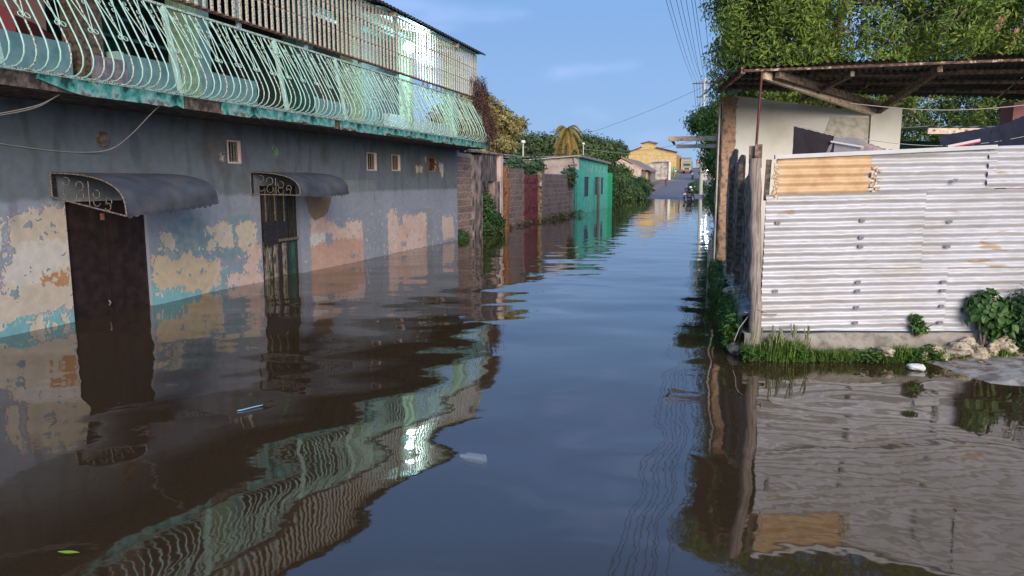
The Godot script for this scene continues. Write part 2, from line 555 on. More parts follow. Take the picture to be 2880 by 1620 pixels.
# old coats of paint showing on the ground floor wall: [coat, outline as distance along the street and height]
const PEEL := [
	["cream1", [5.92, 1.24, 6.06, 1.26, 6.14, 1.28, 6.19, 1.31, 6.30, 1.26, 6.38, 1.33, 6.53, 1.33, 6.61, 1.28, 6.63, 1.17, 6.62, 1.05, 6.62, 0.95, 6.66, 0.93, 6.66, 0.77, 6.68, 0.57, 6.66, 0.20, 6.54, 0.18, 6.40, 0.23, 6.38, 0.17, 6.27, 0.16, 6.13, 0.19, 6.00, 0.17, 5.89, 0.16, 5.83, 0.11, 5.71, 0.08, 5.49, 0.07, 5.54, 0.47, 5.75, 0.48, 5.82, 0.52, 5.78, 0.61, 5.82, 0.71, 5.94, 0.79, 5.94, 0.86, 5.93, 0.90, 5.86, 0.96, 5.95, 0.96, 5.91, 1.04, 5.95, 1.15]],
	["cream0", [5.74, 1.22, 5.86, 1.20, 5.85, 1.09, 5.81, 1.05, 5.83, 0.96, 5.79, 0.88, 5.68, 0.87]],
	["white1", [5.98, 0.92, 6.11, 0.97, 6.32, 0.94, 6.54, 0.94, 6.63, 0.95, 6.63, 0.65, 6.49, 0.62, 6.24, 0.61, 6.26, 0.50, 6.06, 0.50, 5.89, 0.52, 5.79, 0.60, 5.87, 0.72, 5.95, 0.78]],
	["orange1", [6.24, 0.61, 6.29, 0.60, 6.31, 0.57, 6.49, 0.57, 6.50, 0.62, 6.60, 0.60, 6.60, 0.43, 6.44, 0.45, 6.43, 0.51, 6.30, 0.51, 6.29, 0.46, 6.25, 0.46]],
	["cream2", [6.09, 0.14, 6.16, 0.16, 6.22, 0.15, 6.26, 0.09, 6.25, -0.04, 6.07, -0.03]],
	["cream3", [6.47, 0.12, 6.54, 0.12, 6.54, 0.01, 6.45, 0.01]],
	["ochre1", [7.85, 0.64, 8.07, 0.61, 8.14, 0.63, 8.19, 0.54, 8.37, 0.53, 8.39, 0.61, 8.48, 0.64, 8.62, 0.61, 8.66, 0.51, 8.81, 0.57, 8.88, 0.48, 8.99, 0.44, 9.12, 0.46, 9.19, 0.50, 9.22, 0.43, 9.16, 0.30, 9.20, 0.17, 9.08, 0.11, 8.96, 0.05, 8.90, -0.02, 8.73, 0.08, 8.51, 0.07, 8.38, 0.13, 8.28, 0.18, 8.08, 0.17, 7.96, 0.20, 7.88, 0.31]],
	["cream4", [8.00, 0.90, 8.08, 0.91, 8.18, 0.93, 8.30, 0.88, 8.31, 0.73, 8.20, 0.66, 8.12, 0.73, 8.12, 0.82, 8.04, 0.82]],
	["cream5", [8.95, 0.97, 9.13, 0.94, 9.16, 0.99, 9.31, 1.02, 9.52, 0.93, 9.55, 0.63, 9.40, 0.62, 9.22, 0.65, 9.14, 0.74, 9.10, 0.62, 8.95, 0.60, 8.99, 0.75, 9.14, 0.80, 9.12, 0.86, 8.99, 0.86]],
	["cream6", [9.58, 0.88, 9.67, 0.96, 9.87, 0.98, 10.08, 0.97, 10.10, 0.66, 10.05, 0.57, 9.89, 0.53, 9.78, 0.52, 9.61, 0.63, 9.65, 0.77]],
	["peach0", [9.84, 0.54, 10.20, 0.58, 10.21, 0.46, 10.13, 0.30, 10.08, 0.18, 9.95, 0.15, 9.84, 0.22, 9.70, 0.28, 9.82, 0.35, 9.89, 0.44]],
	["peach1", [9.35, 0.17, 9.52, 0.22, 9.75, 0.18, 9.99, 0.19, 10.23, 0.10, 10.24, -0.02, 9.34, 0.01]],
	["peach2", [9.03, 0.16, 9.17, 0.49, 9.21, 0.45, 9.19, 0.30, 9.09, 0.22, 9.19, 0.17, 9.13, 0.06, 9.02, 0.07]],
	["peach6", [11.70, 0.96, 11.81, 0.91, 12.14, 0.96, 12.26, 0.87, 12.55, 0.84, 12.68, 0.71, 12.86, 0.68, 13.05, 0.81, 13.29, 0.82, 13.64, 0.79, 13.67, 0.02, 11.66, -0.01]],
	["white6", [11.69, 0.67, 11.99, 0.67, 12.24, 0.61, 12.45, 0.53, 11.98, 0.47, 11.68, 0.44]],
	["salmon6", [11.68, 0.42, 11.98, 0.46, 12.45, 0.52, 12.98, 0.49, 13.68, 0.44, 13.67, -0.00, 11.66, -0.03]],
	["peach7", [14.84, 0.92, 15.08, 1.01, 15.32, 0.79, 15.57, 0.75, 15.70, 0.86, 16.23, 0.78, 16.65, 0.86, 16.98, 0.80, 17.00, 0.00, 14.85, 0.01]],
	["peach8", [18.03, 0.70, 18.45, 0.65, 18.80, 0.66, 18.96, 0.11, 18.09, 0.06]],
	["tan", [11.57, 1.34, 12.48, 1.32, 12.40, 1.15, 12.33, 1.04, 12.18, 0.96, 11.85, 0.90, 11.66, 1.05]],
	["cream7", [9.32, 2.00, 9.38, 1.97, 9.47, 1.99, 9.43, 1.93, 9.40, 1.88, 9.35, 1.91]],
	["cream8", [16.38, 1.95, 16.63, 1.98, 16.84, 1.93, 16.77, 1.82, 16.48, 1.79]],
	["cream9", [17.88, 2.04, 18.16, 2.06, 18.19, 1.82, 18.11, 1.68, 17.91, 1.91]],
	["cream10", [16.96, 2.19, 17.06, 2.18, 17.03, 2.05, 16.96, 2.08]],
	["green", [10.67, 2.13, 10.75, 2.17, 10.81, 2.15, 10.82, 2.07, 10.75, 2.00, 10.68, 2.03]],
	["bluehole1", [6.10, 1.14, 6.15, 1.21, 6.20, 1.17, 6.19, 1.10, 6.14, 1.08]],
	["bluehole2", [6.23, 1.21, 6.27, 1.21, 6.27, 1.18, 6.25, 1.18]],
	["bluehole3", [6.43, 1.05, 6.50, 1.05, 6.51, 1.02, 6.44, 1.02]],
	["bluehole4", [5.76, 0.46, 5.82, 0.46, 5.81, 0.43, 5.77, 0.42]],
	["bluehole5", [5.86, 0.47, 5.95, 0.46, 5.95, 0.37, 5.89, 0.38, 5.88, 0.42]],
	["bluehole6", [8.29, 0.40, 8.36, 0.42, 8.42, 0.38, 8.35, 0.36]],
	["bluehole7", [8.73, 0.35, 8.82, 0.38, 8.87, 0.30, 8.78, 0.29]],
	["bluehole8", [12.20, 0.65, 12.45, 0.61, 12.48, 0.43, 12.22, 0.42]],
	["bluehole9", [15.48, 0.24, 15.83, 0.21, 15.79, 0.11, 15.53, 0.12]],
	["bluehole10", [13.03, 0.13, 13.28, 0.18, 13.30, 0.11, 13.12, 0.09]],
	["bluehole11", [15.31, 0.69, 15.57, 0.78, 15.62, 0.62, 15.43, 0.60]],
]

func wall_texture(relief: bool) -> ImageTexture:
	var w := 2048
	var h := 400
	var n1 := FastNoiseLite.new()
	n1.seed = 61
	n1.frequency = 0.006
	n1.fractal_octaves = 5
	var n2 := FastNoiseLite.new()
	n2.seed = 62
	n2.frequency = 0.05
	n2.fractal_octaves = 4
	var edge := FastNoiseLite.new()
	edge.seed = 63
	edge.frequency = 9.0
	edge.fractal_octaves = 5
	var A := n1.get_image(w, h, false, false, false).get_data()
	n1.seed = 71
	var C := n1.get_image(w, h, false, false, false).get_data()
	var B := n2.get_image(w, h, false, false, false).get_data()
	# 0 paint, 1.. coats
	var coat := PackedByteArray()
	coat.resize(w * h)
	var worn := PackedByteArray()
	worn.resize(w * h)
	var names := ["cream", "white", "orange", "ochre", "peach", "tan", "green", "bluehole", "salmon"]
	var su := w / 16.4
	var sv := h / 3.1
	for e in PEEL:
		var id := 0
		for k in names.size():
			if e[0].begins_with(names[k]): id = k + 1
		if id == 8: id = 0
		var soft := 0.0 if e[0] == "tan" else 1.0
		var pts := PackedVector2Array()
		var lo := Vector2(1e9, 1e9)
		var hi := -lo
		for k in range(0, e[1].size(), 2):
			var p := Vector2(e[1][k], e[1][k + 1])
			pts.append(p)
			lo = lo.min(p)
			hi = hi.max(p)
		for j in range(maxi(0, int((2.6 - hi.y - 0.06) * sv)), mini(h, int((2.6 - lo.y + 0.06) * sv) + 1)):
			for i in range(maxi(0, int((lo.x - 0.06 - 3.0) * su)), mini(w, int((hi.x + 0.06 - 3.0) * su) + 1)):
				var p := Vector2(3.0 + (i + 0.5) / su, 2.6 - (j + 0.5) / sv)
				var q := p + Vector2(edge.get_noise_2d(p.x, p.y), edge.get_noise_2d(p.x + 40.0, p.y)) * 0.075 * soft
				if Geometry2D.is_point_in_polygon(q, pts):
					coat[j * w + i] = id
					worn[j * w + i] = 0
				elif id > 0 and soft > 0.0:
					var q2 := p + Vector2(edge.get_noise_2d(p.x * 1.7 + 80.0, p.y * 1.7), edge.get_noise_2d(p.x * 1.7 + 120.0, p.y * 1.7)) * 0.15
					if Geometry2D.is_point_in_polygon(q2, pts):
						worn[j * w + i] = id
	# small chips all over the lower wall
	var chip := FastNoiseLite.new()
	chip.seed = 66
	chip.frequency = 5.0
	chip.fractal_octaves = 3
	var out := PackedByteArray()
	out.resize(w * h * 3)
	var run := FastNoiseLite.new()
	run.seed = 67
	run.frequency = 1.0
	run.fractal_octaves = 3
	var pal := [L(.27, .30, .35), L(.54, .475, .375), L(.58, .55, .49), L(.42, .235, .11), L(.52, .43, .285), L(.60, .455, .385), L(.24, .16, .095), L(.24, .42, .20), L(.27, .30, .35), L(.50, .32, .235)]
	for j in h:
		var y := 2.6 - (j + 0.5) / sv
		for i in w:
			var o := j * w + i
			var d := 3.0 + (i + 0.5) / su
			var a := A[o] / 255.0
			var b := B[o] / 255.0
			var cc := C[o] / 255.0
			var id := coat[o]
			if id == 0 and y < 1.0:
				var k := chip.get_noise_2d(d, y * 1.2)
				if k > 0.50 - maxf(0.0, 0.25 - y) * 0.3: id = 5 if d > 9.0 else 1
			elif id > 0 and id != 6 and id != 7:
				if chip.get_noise_2d(d + 30.0, y) > 0.52: id = 0
			if relief:
				var q := int(clampf(120.0 + (40.0 if id == 0 else 0.0) + (b - 0.5) * 50.0, 0, 255))
				out[o * 3] = q
				out[o * 3 + 1] = q
				out[o * 3 + 2] = q
				continue
			var c: Color = pal[id]
			if id == 0:
				# upper coat greyer with algae, lower coat bluer, repainted squares, teal skirting by the first door
				var up := smoothstep(1.36, 1.44, y + (b - 0.5) * 0.08)
				c = c.lerp(L(.150, .175, .198), up)
				c = c.lerp(L(.125, .165, .155), up * smoothstep(0.5, 0.75, a) * 0.8)
				c = c.lerp(L(.125, .125, .112), up * smoothstep(0.55, 0.75, cc) * 0.8)
				if d > 12.75 and d < 14.6 and y < 1.37: c = c.lerp(L(.25, .275, .31), 0.75)
				if d > 12.7 and d < 14.3 and y > 1.40 and y < 1.62: c = c.lerp(L(.20, .23, .225), 0.8)
				if d > 16.2 and d < 17.4 and y < 0.95: c = c.lerp(L(.24, .26, .28), 0.8)
				var teal := (1.0 - smoothstep(0.10, 0.42, y + (cc - 0.5) * 0.8)) * (1.0 - smoothstep(8.0, 10.5, d))
				c = c.lerp(L(.17, .40, .42), teal)
				if d < 10.0 and y > 0.4 and y < 1.1: c = c.lerp(L(.15, .28, .29), smoothstep(0.42, 0.62, cc) * 0.6)
				if d > 8.05 and d < 8.75 and y > 0.55 and y < 1.2 and b > 0.46: c = c.lerp(L(.30, .34, .31), 0.45)
			if id == 0 and worn[o] > 0: c = c.lerp(pal[worn[o]], 0.30 + 0.35 * smoothstep(0.45, 0.6, b))
			if id == 5: c = c.lerp(L(.54, .33, .24), smoothstep(0.5, 0.8, cc) * 0.6)
			c = c * (0.80 + 0.26 * b + 0.22 * (a - 0.5))
			# drips and grime running down from the slab
			var st := smoothstep(0.05, 0.5, run.get_noise_2d(d * 2.6, y * 0.7)) * smoothstep(0.9, 2.0, y + 0.9 * run.get_noise_2d(d * 1.3, 9.0))
			c = c.lerp(L(.055, .058, .052), st * 0.40)
			c = S(c)
			out[o * 3] = int(clampf(c.r * 255.0, 0, 255))
			out[o * 3 + 1] = int(clampf(c.g * 255.0, 0, 255))
			out[o * 3 + 2] = int(clampf(c.b * 255.0, 0, 255))
	var im := Image.create_from_data(w, h, false, Image.FORMAT_RGB8, out)
	if relief:
		im.bump_map_to_normal_map(3.0)
	return ImageTexture.create_from_image(im)

const RAIL := [[-6.300, 2.630], [-6.225, 2.638], [-6.165, 2.675], [-6.130, 2.735], [-6.122, 2.81], [-6.145, 2.90], [-6.20, 3.02], [-6.365, 3.335], [-6.545, 3.655]]

func rail_x(y: float) -> float:
	return lerpf(-6.20, -6.545, (y - 3.02) / 0.635)

func ring(ctr: Vector3, ax: Vector3, ay: Vector3, r: float, a0 := 0.0, a1 := TAU, k := 10) -> Array:
	var p := []
	for i in k + 1:
		var a := lerpf(a0, a1, float(i) / k)
		p.append(ctr + ax * cos(a) * r + ay * sin(a) * r)
	return p

func left_house() -> void:
	var X := -7.18
	var house := thing("two_storey_house", "long two storey house with mint balcony railing over a peeling blue wall", "house", Vector3(X, 0, -11))
	# ---- ground floor wall
	var wm := StandardMaterial3D.new()
	wm.albedo_texture = wall_texture(false)
	wm.roughness = 0.9
	wm.normal_enabled = true
	wm.normal_texture = wall_texture(true)
	wm.normal_scale = 0.8
	var holes := [[-6.62, -7.83, -0.6, 1.37], [-10.25, -11.37, -0.6, 1.53], [-9.505, -9.82, 1.865, 2.206], [-13.93, -14.37, 1.82, 2.19], [-15.10, -15.54, 1.83, 2.19], [-17.2, -17.7, 1.84, 2.19]]
	var w := MB.new()
	holed_wall(w, X, -2.0, -19.2, -0.6, 2.46, holes, 0.16, func(z, y): return Vector2((-z - 3.0) / 16.4, (2.6 - y) / 3.1))
	part(house, "front_wall", w, wm)
	w = MB.new()
	w.bx(-13.0, -0.6, -19.2, X - 0.001, 2.46, -19.05)
	w.bx(-13.0, -0.6, -2.15, X - 0.001, 2.46, -2.0)
	w.bx(-13.15, -0.6, -19.2, -13.0, 5.4, -2.0)
	part(house, "side_wall", w, M.old_wall)
	w = MB.new()
	w.bx(-13.0, -0.62, -19.05, X - 0.17, -0.6, -2.15)
	w.bx(-9.0, -0.6, -19.05, -8.9, 2.46, -2.15)
	part(house, "inner_wall", w, M.dark_room)
	# ---- slab and its plaster
	w = MB.new()
	w.bx(-13.0, 2.462, -19.22, -6.31, 2.60, -2.0)
	part(house, "balcony_slab", w, M.slab)
	var zz := 5.62
	for piece in [[5.62, 7.56, 0.0], [8.28, 9.05, 0.0], [9.06, 11.1, 0.02], [11.32, 13.0, 0.0], [13.02, 15.3, 0.03], [15.35, 19.23, 0.0]]:
		var o := PackedVector2Array()
		var steps := int((piece[1] - piece[0]) / 0.11)
		o.append(Vector2(piece[0], 0.155))
		for k in steps + 1:
			var t := float(k) / steps
			var yy = rng.randf_range(-0.004, 0.006) + piece[2] + (rng.randf_range(0.02, 0.05) if rng.randf() < 0.06 else 0.0)
			if piece[0] < 5.7 and t < 0.22: yy = 0.10 - t * 0.45
			o.append(Vector2(lerpf(piece[0], piece[1], t), yy))
		o.append(Vector2(piece[1], 0.155))
		var pm := MB.new()
		pm.slab(o, Vector3(-6.312, 2.455, 0), Vector3(0, 0, -1), Vector3.UP, 0.03)
		part(house, "fascia_plaster", pm, M.teal_flake)
	# ---- balcony railing
	var rail := assembly(house, "railing")
	var b := MB.new()
	var prof := []
	for p in RAIL: prof.append(Vector3(p[0], p[1], 0))
	b.tube(prof, 0.0085, 6)
	var bar_mesh := b.mesh()
	var z := -2.4
	var count := 0
	while z > -19.1:
		part(rail, "bar", bar_mesh, M.mint if count % 3 else M.mint_rust, Transform3D(Basis(Vector3(0, 0, 1), rng.randf_range(-0.002, 0.002)) * Basis(Vector3(1, 0, 0), rng.randf_range(-0.003, 0.003)), Vector3(rng.randf_range(-0.006, 0.006), 0, z)))
		count += 1
		z -= 0.1285
	# scrollwork of one bay, three bars wide
	b = MB.new()
	var sl := (Vector3(rail_x(3.62), 3.62, 0) - Vector3(rail_x(3.0), 3.0, 0)).normalized()
	var az := Vector3(0, 0, -1)
	var at := func(y: float, k: float) -> Vector3: return Vector3(rail_x(y) + 0.012, y, -k)
	b.tube([at.call(3.11, 0.0), at.call(3.63, -0.16)], 0.0055, 5)
	b.tube([at.call(3.11, 0.0), at.call(3.63, 0.16)], 0.0055, 5)
	for s in [-1.0, 1.0]:
		b.tube(ring(at.call(3.10, s * 0.034), az, sl, 0.027), 0.005, 5)
		b.tube(ring(at.call(3.44 + 0.03 * s, 0.075), az, sl, 0.022), 0.0042, 5)
		b.tube(ring(at.call(3.50 + 0.028 * s, -0.085), az, sl, 0.021), 0.0042, 5)
	var orn := b.mesh()
	for k in range(1, count / 3):
		part(rail, "scrollwork", orn, M.mint, Transform3D(Basis(), Vector3(0, 0, -2.4 - 0.1285 * 3 * k)))
	b = MB.new()
	b.bx(-6.325, 2.604, -19.2, -6.275, 2.634, -2.1)
	part(rail, "base_rail", b, M.mint_rust)
	b = MB.new()
	b.bx(-6.570, 3.648, -19.15, -6.520, 3.676, -2.1)
	part(rail, "top_rail", b, M.mint_rust)
	for zp in [-5.30, -7.60, -9.83, -11.6, -14.2, -16.9, -19.05]:
		b = MB.new()
		b.bar(Vector3(-6.335, 2.62, zp), Vector3(-6.53, 3.65, zp), 0.05, 0.05)
		part(rail, "post", b, M.mint)
	# ---- barred cage above the railing
	var cage := assembly(house, "window_cage")
	b = MB.new()
	b.box(Vector3(0, 4.33, 0), Vector3(0.030, 1.08, 0.030))
	var cb := b.mesh()
	z = -2.45
	while z > -19.05:
		part(cage, "bar", cb, M.cage_bar, Transform3D(Basis(), Vector3(-6.55, 0, z)))
		z -= 0.148
	for k in 12:
		part(cage, "bar", cb, M.cage_bar, Transform3D(Basis(Vector3.UP, PI / 2), Vector3(-6.65 - 0.13 * k, 0, -19.06)))
	for r in [[3.79, 0.045, M.cage_rail], [4.15, 0.022, M.cage_rail], [4.51, 0.022, M.cage_rail], [4.865, 0.035, M.cage_bar]]:
		b = MB.new()
		b.bx(-6.590, r[0] - r[1] / 2, -19.08, -6.568, r[0] + r[1] / 2, -2.2)
		part(cage, "rail", b, r[2])
	for zp in [-3.6, -5.5, -7.35, -9.15, -10.85, -12.67, -14.28, -16.1, -17.6, -19.05]:
		b = MB.new()
		b.bx(-6.645, 3.66, zp - 0.03, -6.593, 4.93, zp + 0.03)
		part(cage, "post", b, M.cage_post)
	# ---- parapet, columns and rooms behind the railing
	for s in [[-2.1, -6.86, 3.13, M.parapet], [-7.52, -10.28, 3.14, M.parapet], [-11.93, -14.4, 3.08, M.parapet], [-15.0, -19.0, 3.06, M.pale_room]]:
		b = MB.new()
		b.bx(-7.30, 2.60, s[1], -7.16, s[2], s[0])
		part(house, "parapet", b, s[3])
	b = MB.new()
	b.bx(-7.302, 2.60, -7.60, -7.14, 3.15, -7.50)
	b.bx(-7.302, 2.60, -12.0, -7.14, 3.09, -11.9)
	part(house, "parapet_end", b, M.mint)
	for s in [[-8.62, -8.93, M.column], [-8.94, -9.15, M.parapet], [-13.3, -13.75, M.column], [-11.35, -11.88, M.deep_green], [-15.95, -16.15, M.column], [-4.3, -4.6, M.column], [-18.7, -19.1, M.column]]:
		b = MB.new()
		b.bx(-7.36, 2.60, s[1], -7.10, 4.95, s[0])
		part(house, "column", b, s[2])
	b = MB.new()
	b.bx(-7.45, 2.60, -7.36, -7.20, 4.95, -7.02)
	part(house, "column", b, M.old_wood)
	b = MB.new()
	b.bx(-11.7, 2.60, -14.35, -11.6, 5.6, -2.1)
	b.bx(-11.7, 2.60, -2.2, -6.6, 5.4, -2.1)
	b.bx(-11.6, 2.60, -14.352, -7.5, 5.3, -14.30)
	part(house, "room_wall", b, M.dark_room)
	b = MB.new()
	b.bx(-8.7, 2.60, -19.1, -8.6, 5.4, -14.3)
	b.bx(-8.7, 2.60, -14.45, -7.5, 5.1, -14.36)
	part(house, "room_wall", b, M.pale_room)
	for s in [[-10.3, -11.4], [-12.4, -13.2]]:
		b = MB.new()
		b.bx(-10.58, 2.60, s[1], -10.52, 4.7, s[0])
		part(house, "shutter_door", b, M.deep_green)
	for s in [[-7.05, 4.80], [-7.9, 4.98], [-8.8, 5.2]]:
		b = MB.new()
		b.bx(s[0] - 0.05, s[1] - 0.12, -19.1, s[0] + 0.05, s[1], -2.2)
		part(house, "beam", b, M.teal_paint)
	for k in 9:
		b = MB.new()
		b.bar(Vector3(-6.44, 4.84, -3.4 - 1.75 * k), Vector3(-9.6, 5.46, -3.4 - 1.75 * k), 0.06, 0.09)
		part(house, "rafter", b, M.cream_beam if k > 5 else M.teal_paint)
	for k in 4:
		b = MB.new()
		b.bx(-9.5, 3.55 + 0.3 * k, -13.0, -9.46, 3.60 + 0.3 * k, -5.0)
		part(house, "louvre", b, M.teal_paint)
	# ---- roof sheets
	b = MB.new()
	b.grid(680, 2, func(u, t):
		var q: float = u * 17.3
		return Vector3(lerpf(-6.38, -11.0, t), lerpf(4.93, 5.83, t) + 0.02 * sin(q * TAU / 0.16), -2.0 - q), true)
	b.grid(680, 1, func(u, t):
		var q: float = u * 17.3
		return Vector3(-6.38, 4.93 - 0.035 * t + 0.02 * sin(q * TAU / 0.16), -2.0 - q))
	b.grid(4, 2, func(u, t): return Vector3(lerpf(-11.0, -13.6, t), lerpf(5.83, 5.3, t), -2.0 - u * 17.3), true)
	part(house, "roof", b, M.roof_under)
	b = MB.new()
	b.grid(2, 1, func(u, t): return Vector3(lerpf(-6.46, -9.6, t), lerpf(4.89, 5.50, t), lerpf(-13.4, -19.1, u)))
	part(house, "ceiling_board", b, M.pale_room)
	# ---- doors
	var door := assembly(house, "double_door")
	for s in [[-6.63, -7.215], [-7.225, -7.82]]:
		b = MB.new()
		b.bx(-7.27, -0.6, s[1], -7.22, 1.36, s[0])
		for q in 3:
			b.bx(-7.222, -0.45 + q * 0.62, s[1] + 0.06, -7.214, 0.05 + q * 0.62, s[0] - 0.06)
		part(door, "door_leaf", b, M.door_brown)
	b = MB.new()
	b.tube([Vector3(-7.20, 0.17, -7.15), Vector3(-7.18, 0.14, -7.15), Vector3(-7.20, 0.11, -7.15)], 0.012, 6)
	part(door, "handle", b, M.grille)
	b = MB.new()
	b.bx(-7.222, 1.14, -7.19, -7.208, 1.22, -7.13)
	part(door, "latch", b, M.rust_post)
	var gate := assembly(house, "iron_gate")
	b = MB.new()
	b.bx(-7.33, -0.6, -11.36, -7.30, 0.62, -10.26)
	part(gate, "lower_panel", b, mottled([0.25, L(.03, .05, .03), 0.4, L(.16, .16, .11), 0.6, L(.30, .28, .22), 0.8, L(.36, .30, .25)], 0.8, 0.014, 6, 0.9, 0.4, 81, FastNoiseLite.TYPE_SIMPLEX_SMOOTH, Vector3(1, .5, 1)))
	b = MB.new()
	b.bx(-7.33, 0.62, -11.36, -7.30, 1.52, -10.26)
	part(gate, "upper_panel", b, mottled([0.3, L(.012, .012, .008), 0.6, L(.04, .038, .02), 0.8, L(.06, .055, .03)], 0.8, 0.014, 5, 0.9, 0.4, 82, FastNoiseLite.TYPE_SIMPLEX_SMOOTH, Vector3(2, .3, 2)))
	b = MB.new()
	b.bx(-7.29, 0.56, -10.79, -7.25, 0.95, -10.45)
	b.bx(-7.29, 0.58, -11.10, -7.25, 0.93, -10.85)
	part(gate, "lock_plate", b, M.iron)
	b = MB.new()
	b.bx(-7.245, 0.60, -11.36, -7.215, 0.64, -10.8)
	part(gate, "bolt", b, M.grille)
	for zp in [-10.30, -10.81, -11.06, -11.33]:
		b = MB.new()
		b.bx(-7.28, -0.6, zp - 0.025, -7.24, 1.52, zp + 0.025)
		part(gate, "stile", b, M.iron)
	for k in 7:
		b = MB.new()
		var zp := -10.38 - 0.13 * k
		b.bx(-7.275, -0.6, zp - 0.008, -7.255, 1.5, zp + 0.008)
		part(gate, "bar", b, M.grille if k % 2 else M.iron)
	b = MB.new()
	b.bx(-7.30, -0.6, -11.31, -7.27, 0.58, -11.12)
	part(gate, "green_strip", b, M.deep_green)
	# ---- small barred windows
	for k in range(2, 6):
		var q: Array = holes[k]
		var win := assembly(house, "window")
		b = MB.new()
		b.bx(X - 0.12, q[2], q[1], X + 0.006, q[2] + 0.025, q[0])
		b.bx(X - 0.12, q[3] - 0.02, q[1], X + 0.006, q[3], q[0])
		b.bx(X - 0.12, q[2] + 0.025, q[0] - 0.025, X + 0.006, q[3] - 0.02, q[0])
		b.bx(X - 0.12, q[2] + 0.025, q[1], X + 0.006, q[3] - 0.02, q[1] + 0.03)
		part(win, "frame", b, M.pale_plaster if k < 5 else M.red_rust)
		for j in 4:
			b = MB.new()
			var zp := lerpf(q[0], q[1], (j + 1.0) / 5.0)
			b.tube([Vector3(X - 0.03, q[2], zp), Vector3(X - 0.03, q[3], zp)], 0.015, 6)
			part(win, "bar", b, M.grille if k < 5 else M.cage_rail)
	b = MB.new()
	b.bx(-7.40, 1.87, -9.72, -7.39, 2.19, -9.50)
	part(house, "curtain", b, mottled([0.46, L(.02, .03, .04), 0.5, L(.50, .62, .10), 0.8, L(.6, .7, .2)], 0.3, 0.03, 2, 0.9, 0.0, 83))
	b = MB.new()
	b.tube([Vector3(X - 0.05, 2.095, -7.21), Vector3(X + 0.02, 2.095, -7.21)], [0.085, 0.095], 14, false)
	b.tube([Vector3(X + 0.02, 2.095, -7.21), Vector3(X + 0.005, 2.095, -7.21)], [0.095, 0.07], 14, true)
	part(house, "vent_pipe", b, M.old_wood)
	# ---- awnings
	awning(house, -6.46, -7.96, 1.70, 1.24, 1.34, 1.00, 1.43)
	awning(house, -10.02, -11.53, 1.75, 1.40, 1.40, 0.88, 1.40)
	# ---- lamp
	var lamp := thing("balcony_lamp", "glowing white bulb hanging under the balcony roof", "lamp", Vector3(-6.70, 4.31, -15.1))
	b = MB.new()
	b.blob(Vector3(-6.70, 4.44, -15.1), Vector3(0.12, 0.13, 0.12), 0.0, 1, 18, 12)
	var lm := plain(L(.9, .95, .95), 0.4)
	lm.emission_enabled = true
	lm.emission = Color(0.88, 0.98, 1.0)
	lm.emission_energy_multiplier = 22.0
	part(lamp, "bulb", b, lm)
	b = MB.new()
	b.tube([Vector3(-6.70, 4.56, -15.1), Vector3(-6.70, 4.63, -15.1)], [0.028, 0.02], 10)
	b.tube([Vector3(-6.70, 4.63, -15.1), Vector3(-6.70, 4.93, -15.1)], 0.006, 5)
	part(lamp, "socket", b, M.iron)
	var om := OmniLight3D.new()
	om.name = "bulb_light"
	om.position = Vector3(-6.70, 4.44, -15.1)
	om.light_color = Color(0.80, 0.96, 1.0)
	om.light_energy = 1.1
	om.light_size = 0.12
	om.omni_range = 40.0
	om.omni_attenuation = 2.0
	om.shadow_enabled = true
	add_child(om)
	b = MB.new()
	b.bx(-7.86, 4.76, -14.2, -7.80, 4.82, -12.9)
	one("strip_light", b, plain(L(.8, .82, .82), 0.4), "white ceiling strip lamp behind the balcony cage", "lamp")
	# ---- things kept on the balcony
	b = MB.new()
	b.bx(-7.75, 3.00, -6.40, -7.40, 3.42, -5.3)
	one("storage_box", b, plain(L(.45, .09, .085), 0.5), "coral red box standing behind the balcony parapet", "box")
	b = MB.new()
	b.slab(PackedVector2Array([Vector2(6.55, 3.0), Vector2(7.35, 2.95), Vector2(7.35, 3.20), Vector2(6.9, 3.38), Vector2(6.55, 3.44)]), Vector3(-7.80, 0, 0), Vector3(0, 0, -1), Vector3.UP, 0.12)
	one("armchair_back", b, plain(L(.10, .015, .02), 0.7), "dark red sloping chair back beside the coral box", "chair")
	b = MB.new()
	b.bx(-8.2, 2.60, -7.42, -8.1, 4.4, -6.55)
	one("cupboard", b, plain(L(.52, .30, .24), 0.7), "tall pale pink cupboard in the open balcony room", "cupboard")
	b = MB.new()
	b.bx(-7.02, 2.60, -7.47, -6.98, 3.02, -6.98)
	one("leaning_panel", b, mottled([0.3, L(.18, .16, .19), 0.8, L(.33, .27, .28)], 0.8, 0.012, 4, 0.8, 0.0, 84), "grey violet panel leaning between two parapets", "panel")

